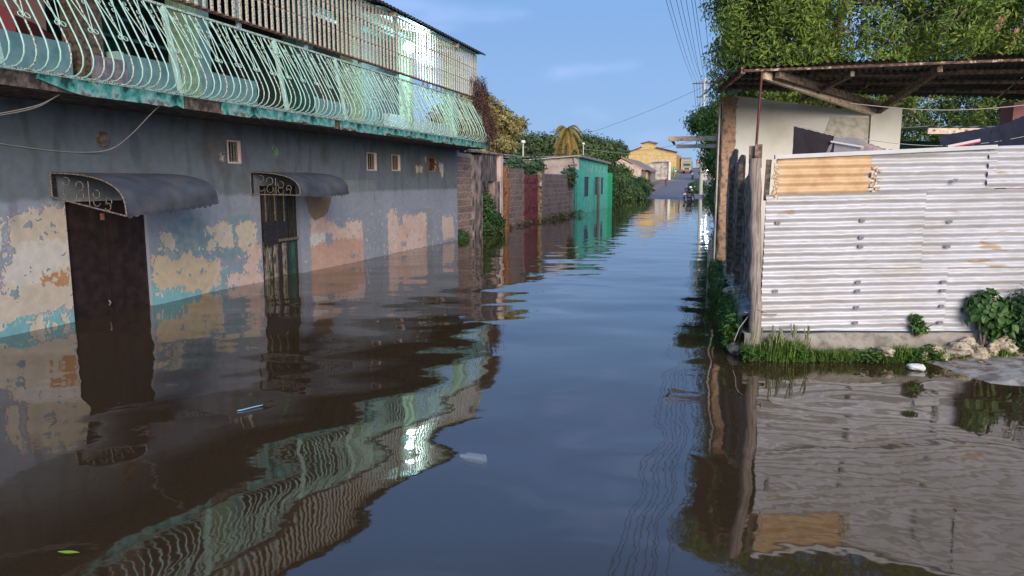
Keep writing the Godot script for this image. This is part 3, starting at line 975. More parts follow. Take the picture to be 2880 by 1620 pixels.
func awning(house: Node3D, z0: float, z1: float, top: float, low0: float, low1: float, out: float, side: float) -> void:
	var X := -7.18
	var a := assembly(house, "awning")
	var b := MB.new()
	var f := func(u: float, t: float) -> Vector3:
		# profile: flat at the wall, then bending down
		var px := X + out * pow(sin(t * PI / 2.0), 0.82)
		var low := lerpf(low0, low1, u)
		var py := low + (top - low) * pow(cos(t * PI / 2.0 * 0.999), 0.62) - 0.012 * t
		return Vector3(px, py + 0.008 * sin(u * 7.0 + 1.0) * t, lerpf(z0, z1, u))
	b.grid(24, 14, f)
	b.grid(24, 14, func(u, t): return f.call(u, t) - Vector3(0.006, 0.008, 0), true)
	part(a, "canopy", b, M.awning)
	# scalloped hem
	b = MB.new()
	var nsc := 15
	b.grid(nsc * 8, 1, func(u, t):
		var p: Vector3 = f.call(u, 1.0)
		var wear := 0.55 + 0.45 * sin(u * 9.0) * sin(u * 23.0 + 1.0)
		return p + Vector3(-0.004, -(0.018 + 0.035 * absf(sin(u * nsc * PI)) * wear) * t, 0), true)
	part(a, "hem", b, M.awning)
	for e in 2:
		var zz := z0 + 0.004 if e == 0 else z1 - 0.004
		var u := float(e)
		var low := low0 if e == 0 else low1
		b = MB.new()
		var edge := []
		for k in 13: edge.append(f.call(u, k / 12.0) + Vector3(0, -0.012, zz - f.call(u, k / 12.0).z))
		b.tube(edge, 0.010, 6)
		var front: Vector3 = edge[12]
		b.tube([Vector3(X, side, zz), front], 0.010, 6)
		b.tube([Vector3(X + 0.01, side, zz), Vector3(X + 0.01, top, zz)], 0.012, 6)
		var mid := out * 0.52
		b.tube([Vector3(X + mid, lerpf(side, front.y, 0.52), zz), Vector3(X + mid, top - 0.10, zz)], 0.007, 5)
		part(a, "side_frame", b, M.grille)
		var hgt := (top - side)
		for q in [[0.22, 0.30, 0.05, 0.5], [0.22, 0.72, 0.05, 3.2], [0.40, 0.28, 0.055, 1.8], [0.40, 0.68, 0.055, 4.4], [0.62, 0.28, 0.05, 0.9], [0.62, 0.62, 0.05, 2.8], [0.76, 0.25, 0.045, 3.6], [0.78, 0.55, 0.042, 5.2]]:
			var yb := lerpf(side, front.y, q[0])
			var yt: float = f.call(u, q[0]).y
			b = MB.new()
			b.tube(ring(Vector3(X + out * q[0], lerpf(yb, yt, q[1]), zz), Vector3.RIGHT, Vector3.UP, q[2] * out * (hgt / 0.3), q[3], q[3] + 5.2, 12), 0.0055, 5)
			part(a, "side_scroll", b, M.grille)
	b = MB.new()
	b.bx(X + 0.001, side - 0.01, z0 - 0.06, X + 0.014, top - 0.03, z0 - 0.004)
	part(a, "wall_bracket", b, M.iron)

# courses of concrete blocks in the plane x = X facing +x; each block is a piece of its own
func block_wall(parent: Node3D, X: float, z0: float, z1: float, y0: float, y1: float, bl := 0.40, bh := 0.20) -> void:
	var b := MB.new()
	b.bx(X - 0.15, y0, z1, X - 0.007, y1 - 0.01, z0)
	part(parent, "mortar", b, M.mortar)
	b = MB.new()
	var bev := 0.006
	# one chamfered block, centred, facing +x
	var hz := bl / 2 - 0.008
	var hy := bh / 2 - 0.013
	b.quad(Vector3(0, -hy, hz), Vector3(0, -hy, -hz), Vector3(0, hy, -hz), Vector3(0, hy, hz))
	for q in [[Vector3(0, -hy, hz), Vector3(0, hy, hz)], [Vector3(0, hy, hz), Vector3(0, hy, -hz)], [Vector3(0, hy, -hz), Vector3(0, -hy, -hz)], [Vector3(0, -hy, -hz), Vector3(0, -hy, hz)]]:
		var k := Vector3(-0.02, 0, 0)
		b.quad(q[0], q[1], q[1] + k, q[0] + k)
	var bm := b.mesh()
	var row := 0
	var y := y0 + bh / 2
	while y < y1:
		var z := z0 - (bl / 2 if row % 2 == 0 else 0.0)
		while z > z1 + 0.02:
			var a := minf(z + bl / 2, z0)
			var e := maxf(z - bl / 2, z1)
			var top := minf(y + bh / 2, y1)
			if a - e > 0.06:
				var xf := Transform3D(Basis.from_scale(Vector3(1, (top - y + bh / 2) / bh, (a - e) / bl)), Vector3(X + rng.randf_range(-0.004, 0.004), (top + y - bh / 2) / 2, (a + e) / 2))
				part(parent, "block", bm, M.block[rng.randi() % 4], xf)
			z -= bl
		row += 1
		y += bh

func lot_walls() -> void:
	# ---- bare block bay next to the house, with a weathered gateway
	var wall := thing("gateway_wall", "weathered block and plaster gateway wall beside the blue house", "wall", Vector3(-7.3, 0, -21))
	block_wall(wall, -7.29, -19.24, -20.75, -0.5, 2.40)
	var b := MB.new()
	b.bx(-7.50, -0.6, -21.55, -7.24, 2.36, -20.76)
	part(wall, "pillar", b, M.old_wall)
	b = MB.new()
	b.bx(-7.48, 1.60, -23.05, -7.26, 2.44, -21.56)
	part(wall, "lintel_wall", b, M.dark_wall)
	b = MB.new()
	b.bx(-7.50, -0.6, -23.35, -7.24, 1.60, -22.85)
	part(wall, "jamb", b, M.old_wall)
	b = MB.new()
	b.bx(-7.50, -0.6, -23.62, -7.22, 2.46, -23.36)
	part(wall, "jamb", b, M.pale_plaster)
	b = MB.new()
	b.bx(-7.52, 2.445, -23.66, -7.20, 2.50, -20.7)
	part(wall, "coping", b, M.old_wall)
	b = MB.new()
	b.bx(-9.6, -0.6, -23.0, -9.5, 1.5, -20.8)
	part(wall, "back_wall", b, M.patch_wall)
	b = MB.new()
	var pp := []
	var rr := []
	for k in 8:
		pp.append(Vector3(-7.20 + 0.03 * sin(k * 1.7), -0.6 + k * 0.385, -23.83 + 0.03 * cos(k * 2.1)))
		rr.append(0.135 - 0.004 * k + 0.012 * sin(k * 2.7))
	b.tube(pp, rr, 9)
	one("rusty_post", b, M.rust_post, "rough rust orange post at the edge of the gateway", "post")
	# ---- yard walls and the red gate
	var w1 := thing("yard_wall", "short grey block wall between rusty post and red gate", "wall", Vector3(-7.4, 0, -25.6))
	block_wall(w1, -7.40, -24.1, -26.85, -0.5, 2.06)
	var g := thing("sheet_gate", "narrow red sheet metal gate in the block wall", "gate", Vector3(-7.4, 0, -28))
	b = MB.new()
	b.bx(-7.46, -0.5, -28.95, -7.42, 1.86, -26.95)
	part(g, "sheet", b, M.red_gate)
	for y in [0.62, 1.58, -0.1]:
		b = MB.new()
		b.bx(-7.418, y - 0.03, -28.95, -7.39, y + 0.03, -26.95)
		part(g, "rail", b, M.red_gate)
	for zz in [-26.97, -28.93]:
		b = MB.new()
		b.bx(-7.417, -0.5, zz - 0.03, -7.38, 1.88, zz + 0.03)
		part(g, "stile", b, M.red_gate)
	b = MB.new()
	b.bx(-7.55, -0.5, -29.9, -7.35, 2.0, -29.4)
	one("gate_post", b, mottled([0.3, L(.14, .10, .06), 0.6, L(.34, .25, .15), 0.8, L(.40, .31, .2)], 0.8, 0.012, 5, 0.9, 0.5, 85), "tan plastered post on the far side of the red gate", "post")
	b = MB.new()
	b.bx(-7.36, 1.42, -29.25, -7.30, 1.56, -29.1)
	one("meter_box", b, plain(L(.6, .6, .58), 0.5), "small white meter box beside the red gate", "box")
	var w2 := thing("yard_wall", "longer grey block wall between red gate and green house", "wall", Vector3(-7.4, 0, -32.5))
	block_wall(w2, -7.40, -29.95, -35.3, -0.5, 1.93)
	var w3 := thing("ruin_wall", "low pale ruined wall with two round holes behind the yard", "wall", Vector3(-8.6, 0, -33))
	b = MB.new()
	var o := PackedVector2Array([Vector2(25, 1.0), Vector2(36, 1.0), Vector2(36, 2.1), Vector2(35, 2.28), Vector2(33.6, 2.3), Vector2(33, 2.42), Vector2(31, 2.45), Vector2(29.5, 2.38), Vector2(27.5, 2.30), Vector2(25, 2.25)])
	b.slab(o, Vector3(-9.2, 0, 0), Vector3(0, 0, -1), Vector3.UP, 0.15)
	part(w3, "wall", b, M.old_wall)

func green_house() -> void:
	var h := thing("green_house", "low green house with narrow dark blue shutters on the flooded street", "house", Vector3(-7.3, 0, -42))
	var X := -7.25
	var b := MB.new()
	var holes := [[-38.1, -39.5, 0.80, 1.83], [-41.2, -42.5, 0.84, 1.84], [-43.2, -44.3, 0.84, 1.82]]
	# the front, its top sinking towards the far end
	holed_wall(b, X, -36.6, -45.6, -0.6, 2.74, holes, 0.12, func(z, y): return Vector2(-z, -y))
	b.bx(-12.6, -0.6, -45.6, X - 0.001, 2.72, -45.45)
	part(h, "front_wall", b, M.green_wall)
	b = MB.new()
	# gable end towards the camera, cream
	b.slab(PackedVector2Array([Vector2(-11.6, -0.5), Vector2(-7.252, -0.5), Vector2(-7.252, 2.84), Vector2(-7.75, 2.82), Vector2(-10.2, 2.68), Vector2(-11.6, 2.55)]), Vector3(0, 0, -36.6), Vector3.RIGHT, Vector3.UP, 0.004)
	part(h, "gable_wall", b, M.pale_plaster)
	b = MB.new()
	b.bx(-7.85, -0.6, -36.59, X + 0.002, 2.17, -35.9)
	part(h, "side_bay", b, M.green_wall)
	b = MB.new()
	b.bx(-7.80, -0.6, -35.89, X + 0.03, 1.62, -35.32)
	part(h, "side_recess", b, mottled([0.3, L(.06, .12, .16), 0.6, L(.16, .22, .25), 0.8, L(.17, .09, .09)], 1.2, 0.012, 5, 0.9, 0.2, 86))
	b = MB.new()
	b.bx(-7.6, -0.6, -35.93, X + 0.06, 1.60, -35.60)
	part(h, "door_jamb", b, M.bright_green)
	b = MB.new()
	b.bx(-7.9, -0.6, -47.3, X + 0.05, 2.12, -45.62)
	part(h, "end_bay", b, M.bright_green)
	b = MB.new()
	b.bar(Vector3(-9.4, 2.82, -36.5), Vector3(-9.4, 2.72, -46.0), 4.6, 0.05)
	b.bar(Vector3(X + 0.05, 2.84, -36.45), Vector3(X + 0.05, 2.70, -46.0), 0.22, 0.13)
	part(h, "roof", b, M.concrete)
	b = MB.new()
	b.bar(Vector3(-7.2, 2.86, -36.52), Vector3(-9.5, 2.70, -36.52), 0.16, 0.05)
	b.bar(Vector3(-9.5, 2.70, -36.52), Vector3(-11.8, 2.55, -36.52), 0.16, 0.05)
	part(h, "roof_edge", b, M.patch_wall)
	b = MB.new()
	b.tube([Vector3(-7.55, 2.78, -36.55), Vector3(-7.42, 2.2, -36.55)], 0.025, 6)
	part(h, "drain_pipe", b, M.red_rust)
	for q in holes:
		b = MB.new()
		b.bx(X - 0.10, q[2], q[1], X - 0.05, q[3], q[0])
		part(h, "shutter", b, M.blue_shutter)
	# ghost of painted lettering under the eave
	b = MB.new()
	var k := 0
	for s in ["S", "M", "U", "A", "A"]:
		var tm := TextMesh.new()
		tm.text = s
		tm.font = SystemFont.new()
		tm.font_size = 64
		tm.pixel_size = 0.008
		tm.depth = 0.008
		part(h, "letter", tm, M.faded, Transform3D(Basis(Vector3.UP, PI / 2).scaled(Vector3(1, 1, 2.2)), Vector3(X + 0.004, 2.28, -38.6 - 1.45 * k)))
		k += 1
	b = MB.new()
	b.tube([Vector3(-6.95, -0.6, -40.7), Vector3(-6.97, 1.85, -40.6)], [0.085, 0.075], 8)
	one("short_pole", b, M.old_wood, "thin dark pole standing before the green house", "pole")
	# house with a pale metal roof behind the yard
	var n := thing("metal_roof_house", "house with pale metal roof peeping over the gateway wall", "house", Vector3(-14, 0, -40))
	b = MB.new()
	b.bx(-17.0, -0.5, -48, -12.2, 2.9, -40)
	part(n, "wall", b, M.pale_plaster)
	b = MB.new()
	b.grid(60, 1, func(u, t): return Vector3(lerpf(-17.3, -11.9, u), 3.0 + 0.65 * (1.0 - absf(u - 0.25) * 1.3) + 0.02 * sin(u * 190.0), lerpf(-39.7, -48.2, t)))
	part(n, "roof", b, M.galv)

# a frame that follows the fence line on the right: s along it, off behind it
const FO := Vector3(0.36, 0, -6.96)
const FD := Vector3(0.956, 0, -0.292)
const FN := Vector3(0.292, 0, 0.956)

func fp(s: float, y: float, off := 0.0) -> Vector3:
	return FO + FD * s - FN * off + Vector3(0, y, 0)

func fbasis() -> Basis:
	return Basis(FD, Vector3.UP, FN)

# a corrugated sheet standing along the fence; waves run along s
func sheet(b: MB, s0: float, s1: float, yl: Callable, yh: Callable, off: float, phase: float, sd: int, ragged := 0.0) -> void:
	var fn := FastNoiseLite.new()
	fn.seed = sd
	fn.frequency = 1.3
	var rows := int((yh.call((s0 + s1) / 2) - yl.call((s0 + s1) / 2)) / 0.076 * 10.0)
	var f := func(u: float, t: float) -> Vector3:
		var y0: float = yl.call(lerpf(s0, s1, u))
		var y1: float = yh.call(lerpf(s0, s1, u))
		var y := lerpf(y0, y1, t)
		var s := lerpf(s0, s1, u)
		if ragged > 0.0 and u > 0.9: s += ragged * (fn.get_noise_2d(y * 9.0, 3.0) + 0.6 * fn.get_noise_2d(y * 31.0, 7.0)) * (u - 0.9) * 10.0
		var dent := 0.009 * fn.get_noise_2d(s * 1.2, y * 1.5) + 0.005 * fn.get_noise_2d(s * 6.0, y * 5.0)
		var wave := 0.0080 * cos((y - 0.02 * s + phase) * TAU / 0.076)
		return fp(s, y + 0.0025 * fn.get_noise_2d(s * 2.0, 40.0), off - wave - dent)
	b.grid(int((s1 - s0) * 26.0), rows, f)

func right_lot() -> void:
	# ---- ground of the lot and its kerb
	var b := MB.new()
	var lot := MB.new()
	lot.grid(8, 8, func(u, t): return Vector3(0.20, 0.20, -7.05).lerp(Vector3(0.05, 0.20, -70.0), t).lerp(fp(12.0, 0.20, 0.05).lerp(Vector3(40.0, 0.20, -70.0), t), u))
	struct("lot_ground", lot, M.ground)
	b = MB.new()
	var fn := FastNoiseLite.new()
	fn.seed = 15
	fn.frequency = 1.4
	b.grid(120, 14, func(u, t):
		# up the front face, over the edge and back along the top
		var s: float = lerpf(-0.20, 6.0, u)
		var y: float = clampf(t * 2.0, 0.0, 1.0) * 0.42 - 0.18
		var back: float = clampf(t * 2.0 - 1.0, 0.0, 1.0)
		var e := fn.get_noise_2d(s * 3.0, t * 4.0)
		var worn: float = 0.05 * maxf(0.0, fn.get_noise_2d(s * 1.1, 50.0)) + 0.012 * e
		return fp(s, y - worn * t, -0.03 + 0.25 * back + worn * 1.4))
	one("kerb", b, M.concrete, "worn concrete footing under the corrugated fence", "kerb")
	# concrete apron rising out of the water
	b = MB.new()
	b.grid(60, 40, func(u, t):
		var s: float = lerpf(1.2, 7.0, u * u * 0.6 + u * 0.4)
		var off: float = lerpf(0.02, -1.5, t)
		var e := 0.06 * fn.get_noise_2d(s * 3.0, off * 3.0)
		var y: float = 0.004 + clampf((s - 1.47 + e) * 0.10, -0.12, 0.05) - maxf(0.0, -off - 0.86 + e) * 0.30 + 0.010 * fn.get_noise_2d(s * 2.2, off * 3.0 + 20.0)
		return fp(s, y, off), true)
	struct("pavement", b, M.wet_concrete)
	# ---- corrugated fence
	var fence := thing("corrugated_fence", "pale corrugated metal fence with one ochre sheet at its top corner", "fence", fp(1.2, 0.25))
	var sheets := [
		["sheet", -0.055, 1.62, func(s): return 0.262 - 0.005 * s, func(s): return 0.855, 0.0, 0.0, 1, M.galv],
		["sheet", 1.55, 4.9, func(s): return 0.262 - 0.005 * s, func(s): return 0.86, 0.012, 0.012, 2, M.galv],
		["sheet", -0.06, 1.36, func(s): return 0.836, func(s): return 1.485 + 0.022 * s, -0.016, 0.02, 3, M.galv],
		["sheet", 1.30, 4.9, func(s): return 0.836, func(s): return 1.495 + 0.018 * s, -0.004, 0.03, 4, M.galv],
		["sheet", 0.03, 1.98, func(s): return 1.458 + 0.025 * s, func(s): return 1.815 + 0.045 * s, 0.020, 0.01, 5, M.galv],
		["sheet", 1.90, 4.9, func(s): return 1.50 + 0.02 * s, func(s): return 1.82 + 0.044 * s, 0.006, 0.05, 6, M.galv],
	]
	for q in sheets:
		b = MB.new()
		sheet(b, q[1], q[2], q[3], q[4], q[5], q[6], q[7])
		part(fence, q[0], b, q[8])
	b = MB.new()
	sheet(b, 0.03, 0.86, func(s): return 1.468 + 0.02 * s, func(s): return 1.79 + 0.04 * s, -0.002, 0.01, 9, 0.09)
	part(fence, "ochre_sheet", b, M.ochre_sheet).set_meta("label", "ochre painted sheet with a ragged end")
	var torn := mottled([0.3, L(.30, .20, .10), 0.6, L(.58, .46, .30), 0.8, L(.66, .60, .5)], 0.3, 0.02, 4, 0.8, 0.3, 87)
	for k in 16:
		b = MB.new()
		if k < 9: b.box(fp(0.90 + 0.03 * sin(k * 2.0), 1.51 + k * 0.026, -0.006), Vector3(0.05, 0.024, 0.008), fbasis() * Basis(Vector3.FORWARD, 0.4 * sin(k * 3.1)))
		else: b.box(fp(0.015 + 0.012 * sin(k * 2.3), 1.46 + (k - 9) * 0.045, -0.012), Vector3(0.035, 0.05, 0.01), fbasis() * Basis(Vector3.FORWARD, 0.5 * sin(k * 2.1)))
		part(fence, "torn_flake", b, torn)
	b = MB.new()
	b.bar(fp(0.0, 1.81, -0.008), fp(1.95, 1.90, -0.008), 0.03, 0.035)
	part(fence, "top_lath", b, M.galv)
	for q in [[-0.01, 1.43, 1.79, 0.045], [0.0, 0.28, 1.43, 0.035]]:
		b = MB.new()
		b.bar(fp(q[0] - 0.02, q[1], 0.075), fp(q[0] - 0.01, q[2], 0.075), 0.06, q[3])
		part(fence, "batten", b, M.old_wood)
	var fix := MB.new()
	fix.box(Vector3(0, 0.008, 0), Vector3(0.042, 0.030, 0.006))
	fix.tube(ring(Vector3(0, 0.008, 0.004), Vector3.RIGHT, Vector3.UP, 0.008, 0, TAU, 8), 0.002, 4)
	var fixm := fix.mesh()
	var fm := plain(L(.20, .20, .22), 0.5)
	for q in [[0.80, 0.33], [0.80, 0.47], [0.80, 0.62], [0.80, 0.70], [0.80, 1.02], [0.80, 1.10], [0.80, 1.25], [1.57, 0.33], [1.57, 0.48], [1.57, 0.62], [1.57, 0.70], [1.58, 1.02], [1.58, 1.24], [1.60, 1.60], [0.06, 0.62], [0.05, 1.23]]:
		part(fence, "fixing", fixm, fm, Transform3D(fbasis(), fp(q[0], q[1], -0.032)))
	# ---- leaning wooden post and the side fence behind it
	b = MB.new()
	var pts := []
	var rad := []
	for k in 14:
		var t := k / 13.0
		pts.append(Vector3(lerpf(0.287, 0.198, t) + 0.006 * sin(k * 1.9), lerpf(-0.1, 1.80, t), -6.93 + 0.006 * cos(k * 1.3)))
		rad.append(0.052 + 0.005 * sin(k * 2.3) + (0.004 if k < 3 else 0.0))
	b.tube(pts, rad, 9)
	one("wooden_post", b, M.wood, "thick weathered wooden post leaning by the corrugated fence", "post")
	b = MB.new()
	b.bx(0.20, 1.72, -7.16, 0.262, 1.93, -7.11)
	b.box(Vector3(0.20, 1.84, -7.18), Vector3(0.10, 0.16, 0.012), Basis(Vector3.UP, 0.3))
	one("post_cap_sheet", b, M.rust_sheet, "bent metal scrap nailed behind the wooden post top", "sheet")
	b = MB.new()
	var a1 := []
	for k in 9: a1.append(fp(-0.02, 0.45, -0.05) + Vector3(-0.05 - 0.05 * cos(k * 0.8), 0.02 * sin(k * 1.1), 0.04 * sin(k * 0.8)))
	b.tube(a1, 0.005, 5)
	b.tube([Vector3(0.17, 0.42, -6.97), Vector3(0.30, 0.40, -6.96), Vector3(0.44, 0.41, -6.93)], 0.006, 5)
	b.tube([Vector3(0.22, 0.41, -6.97), Vector3(0.13, 0.28, -6.93), Vector3(0.09, 0.16, -6.92)], 0.004, 5)
	one("tie_wire", b, M.pale_wire, "pale wire knotted round the foot of the wooden post", "wire")
	var side := thing("side_fence", "rusty corrugated side fence between adobe pillar and wooden post", "fence", Vector3(0.2, 0.3, -9.3))
	for q in [[-7.25, -8.6, 1.66, 1], [-8.5, -9.9, 1.86, 2], [-9.8, -11.35, 1.98, 3]]:
		b = MB.new()
		b.grid(90, 10, func(u, t):
			var z: float = lerpf(q[0], q[1], u)
			var xx := lerpf(0.245, -0.02, (-z - 7.2) / 4.2)
			var top: float = q[2] + 0.04 * sin(u * 5.0)
			return Vector3(xx + 0.013 * sin(z * TAU / 0.10) + 0.02 * sin(t * 3.0 + q[3]), lerpf(0.42, top, t), z), true)
		part(side, "sheet", b, M.rust_sheet)
	for q in [[-8.55, 0.16], [-9.9, 0.07]]:
		b = MB.new()
		b.bar(Vector3(q[1] - 0.05, 0.1, q[0]), Vector3(q[1] - 0.05, 1.8, q[0]), 0.06, 0.06)
		part(side, "stake", b, M.old_wood)
	# low rubble wall below it
	var rub := thing("rubble_wall", "crumbling low masonry wall along the water by the side fence", "wall", Vector3(0.1, 0, -9))
	b = MB.new()
	b.grid(70, 10, func(u, t):
		var z: float = lerpf(-6.95, -12.2, u)
		var hgt: float = 0.40 + 0.08 * fn.get_noise_2d(z * 2.0, 4.0)
		var xx := lerpf(0.14, -0.14, u)
		var y: float = minf(t * 1.6, 1.0) * (hgt + 0.3) - 0.3
		var back: float = maxf(0.0, t * 1.6 - 1.0) * 0.5
		return Vector3(xx + back + 0.035 * fn.get_noise_2d(z * 3.0, y * 6.0), y, z), false)
	part(rub, "wall", b, M.concrete)
	for k in 16:
		b = MB.new()
		b.blob(Vector3.ZERO, Vector3(0.09, 0.07, 0.13) * rng.randf_range(0.7, 1.2), 0.5, 100 + k)
		var t := rng.randf()
		part(rub, "stone", b, M.stone, Transform3D(Basis(Vector3.UP, rng.randf() * 6.0), Vector3(lerpf(0.15, -0.12, t), rng.randf_range(0.02, 0.42), lerpf(-7.0, -12.0, t))))
	# ---- rubble stones at the foot of the kerb
	var sp := [[1.50, 0.10, .05], [1.60, 0.07, .06], [1.70, 0.12, .08], [1.80, 0.17, .06], [1.86, 0.08, .08], [1.97, 0.07, .06], [2.02, 0.15, .075], [2.10, 0.16, .08], [2.14, 0.05, .05], [2.26, 0.06, .06], [2.36, 0.06, .06], [2.44, 0.12, .055], [2.52, 0.10, .07], [1.40, 0.06, .05], [1.05, 0.10, .05], [2.65, 0.08, .07], [2.8, 0.1, .08]]
	var words := ["small cream stone at the foot of the worn kerb"]
	for k in sp.size():
		b = MB.new()
		b.blob(Vector3.ZERO, Vector3(rng.randf_range(1.1, 1.7), rng.randf_range(0.7, 1.0), 0.8) * sp[k][2], 1.0, 200 + k, 16, 12)
		one("rubble_stone", b, M.stone, "rough cream stone lying in the rubble below the fence kerb", "stone", "rubble stones below the fence", Transform3D(Basis(Vector3(0.2 * sin(k * 2.0), 1, 0.3).normalized(), k * 1.3), fp(sp[k][0], sp[k][1] - 0.01, -0.07 - 0.02 * (k % 3))))
	# ---- white house wall with adobe end
	var wh := thing("white_house", "white plastered house wall with bare adobe corner under a metal roof", "house", fp(2.2, 0.2, 4.7))
	b = MB.new()
	b.slab(PackedVector2Array([Vector2(1.07, 0.0), Vector2(3.10, 0.0), Vector2(3.10, 2.62), Vector2(1.07, 2.86)]), fp(0, 0, 4.9), FD, Vector3.UP, 0.2)
	part(wh, "wall", b, M.white_wall)
	b = MB.new()
	b.slab(PackedVector2Array([Vector2(2.45, 1.2), Vector2(3.10, 1.2), Vector2(3.10, 2.54), Vector2(2.52, 2.56), Vector2(2.40, 2.2), Vector2(2.48, 1.9)]), fp(0, 0, 4.695), FD, Vector3.UP, 0.006)
	part(wh, "plaster_patch", b, M.patch_wall)
	b = MB.new()
	b.box(fp(3.34, 1.36, 4.78), Vector3(0.46, 2.64, 0.24), fbasis())
	part(wh, "corner_pier", b, M.white_wall)
	b = MB.new()
	b.grid(26, 60, func(u, t):
		# three sides of the broken corner
		var y: float = lerpf(0.05, 2.83, t)
		var ro := 0.028 * fn.get_noise_2d(y * 4.0, u * 5.0) + 0.012 * fn.get_noise_2d(y * 14.0, u * 16.0)
		if u < 0.35: return fp(0.90 + ro, y, 4.95 - u / 0.35 * 0.27)
		if u > 0.75: return fp(1.10 + 0.05 * fn.get_noise_2d(y * 5.0, 9.0), y, 4.68 + (u - 0.75) * 0.1)
		return fp(0.90 + (u - 0.35) / 0.40 * 0.2 + ro * 0.5, y, 4.68 + ro))
	part(wh, "adobe_corner", b, M.adobe)
	b = MB.new()
	b.bx(-0.205, 0.1, -16.5, -0.185, 2.75, -11.75)
	part(wh, "street_wall", b, M.white_wall)
	b = MB.new()
	b.bx(0.02, -0.6, -62.0, 0.20, 2.25, -16.6)
	one("garden_wall", b, M.old_wall, "long plain garden wall along the right side behind the street trees", "wall")
	# roof: rusty front beam, sheets, rafters
	var roof := assembly(wh, "roof")
	var fl := fp(0.545, 2.935, 2.7)
	var fr := fp(5.2, 3.118, 2.7)
	var bl := fp(0.95, 2.98, 5.15)
	var br := fp(6.4, 2.80, 5.15)
	for k in 5:
		b = MB.new()
		b.grid(64, 6, func(u, t):
			var q: float = (k + u) / 5.0
			var up := 0.03 + 0.05 * maxf(0.0, fn.get_noise_2d(k * 3.0, 2.0)) + (0.012 * (k % 2))
			return fl.lerp(fr, q).lerp(bl.lerp(br, q), t) + Vector3(0, up + 0.013 * sin(q * 4.7 * TAU / 0.085), 0) + FN * (0.06 * sin(k * 2.4) + 0.06) * (1.0 - t))
		b.grid(64, 6, func(u, t):
			var q: float = (k + u) / 5.0
			var up := 0.025 + 0.05 * maxf(0.0, fn.get_noise_2d(k * 3.0, 2.0)) + (0.012 * (k % 2))
			return fl.lerp(fr, q).lerp(bl.lerp(br, q), t) + Vector3(0, up + 0.013 * sin(q * 4.7 * TAU / 0.085), 0) + FN * (0.06 * sin(k * 2.4) + 0.06) * (1.0 - t), true)
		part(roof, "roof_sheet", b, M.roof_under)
	b = MB.new()
	b.bar(fl + Vector3(0, -0.005, 0), fr + Vector3(0, -0.005, 0), 0.05, 0.030)
	part(roof, "front_beam", b, M.roof_edge)
	for q in [[0.80, 2.885, 3.12, 2.62], [0.98, 2.895, 3.2, 2.72], [1.15, 0.28, 0.0, 0.0], [2.98, 2.97, 3.22, 2.64]]:
		b = MB.new()
		if q[2] == 0.0:
			b.bar(fp(1.91, 2.905, 2.75), fp(1.80, 2.73, 4.0), 0.05, 0.06)
		else:
			b.bar(fp(q[0], q[1], 2.74), fp(q[2], q[3], 4.68), 0.06, 0.09)
		part(roof, "rafter", b, M.old_wood if q[0] > 0.85 else M.cream_beam)
	for q in [3.3, 3.9, 4.5]:
		b = MB.new()
		var t: float = (q - 2.7) / 2.45
		b.bar(fl.lerp(bl, t) + Vector3(0, 0.0, 0), fr.lerp(br, t) + Vector3(0, 0.0, 0), 0.04, 0.05)
		part(roof, "purlin", b, M.old_wood)
	b = MB.new()
	b.bar(fl, bl, 0.05, 0.07)
	part(roof, "side_beam", b, M.red_rust)
	b = MB.new()
	b.grid(30, 3, func(u, t):
		var p: Vector3 = fl.lerp(bl, u)
		return p + Vector3(-0.05 - 0.24 * t, 0.10 - 0.20 * t + 0.008 * sin(u * 60.0), 0) , true)
	part(roof, "side_flashing", b, M.maroon)
	b = MB.new()
	b.bar(fp(0.93, 2.885, 4.6), fp(1.14, 2.93, 4.6), 0.02, 0.05)
	part(roof, "trim", b, M.galv)
	b = MB.new()
	b.tube([fp(0.70, 0.2, 2.72), fp(0.78, 2.90, 2.72)], 0.016, 7)
	b.tube([fp(0.742, 1.98, 2.72), fp(0.744, 2.02, 2.72)], 0.03, 7)
	one("roof_prop", b, M.maroon, "thin rusty red pipe holding up the metal roof corner", "pipe")
	b = MB.new()
	b.box(fp(5.48, 1.48, 4.9), Vector3(0.36, 2.6, 0.3), fbasis())
	one("pink_post", b, plain(L(.30, .13, .13), 0.85), "dusty pink square post holding the far roof corner", "post")
	# strings under the roof
	b = MB.new()
	var st := []
	for k in 15:
		var t := k / 14.0
		st.append(fp(2.2, 2.62, 3.4).lerp(fp(4.6, 2.60, 2.9), t) - Vector3(0, 0.10 * sin(t * PI), 0))
	b.tube(st, 0.006, 5)
	one("slack_cord", b, M.pale_wire, "slack pale cord strung under the metal roof", "cord")
	# frame jutting over the street
	var fr2 := thing("awning_frame", "cream painted steel awning frame jutting over the street from the adobe corner", "frame", Vector3(-0.2, 2.1, -12.6))
	for q in [[2.285, -1.0, -12.5, 0.075], [2.18, -0.9, -12.9, 0.06]]:
		b = MB.new()
		b.bx(q[1], q[0] - q[3] / 2, q[2] - 0.03, -0.21, q[0] + q[3] / 2, q[2] + 0.03)
		part(fr2, "beam", b, M.cream_beam)
	b = MB.new()
	b.bx(-0.25, 1.75, -12.56, -0.207, 2.40, -12.46)
	part(fr2, "wall_plate", b, M.red_rust)
	b = MB.new()
	b.bar(Vector3(-0.93, 2.22, -12.9), Vector3(-0.95, 2.27, -12.5), 0.03, 0.03)
	part(fr2, "tie", b, M.red_rust)
	b = MB.new()
	b.bx(-0.165, 0.55, -13.6, -0.10, 0.0, -13.7)
	b.tube([Vector3(-0.28, -0.2, -12.9), Vector3(-0.28, 0.55, -12.9)], 0.045, 8)
	one("stub_pipe", b, M.cream_beam, "short cream pipe standing in the water by the adobe corner", "pipe")
	# neighbour's shed seen through the opening
	var sh := thing("shed", "open shed with wavy pale roof edge beyond the clothes line", "shed", fp(6.0, 0.2, 9.0))
	b = MB.new()
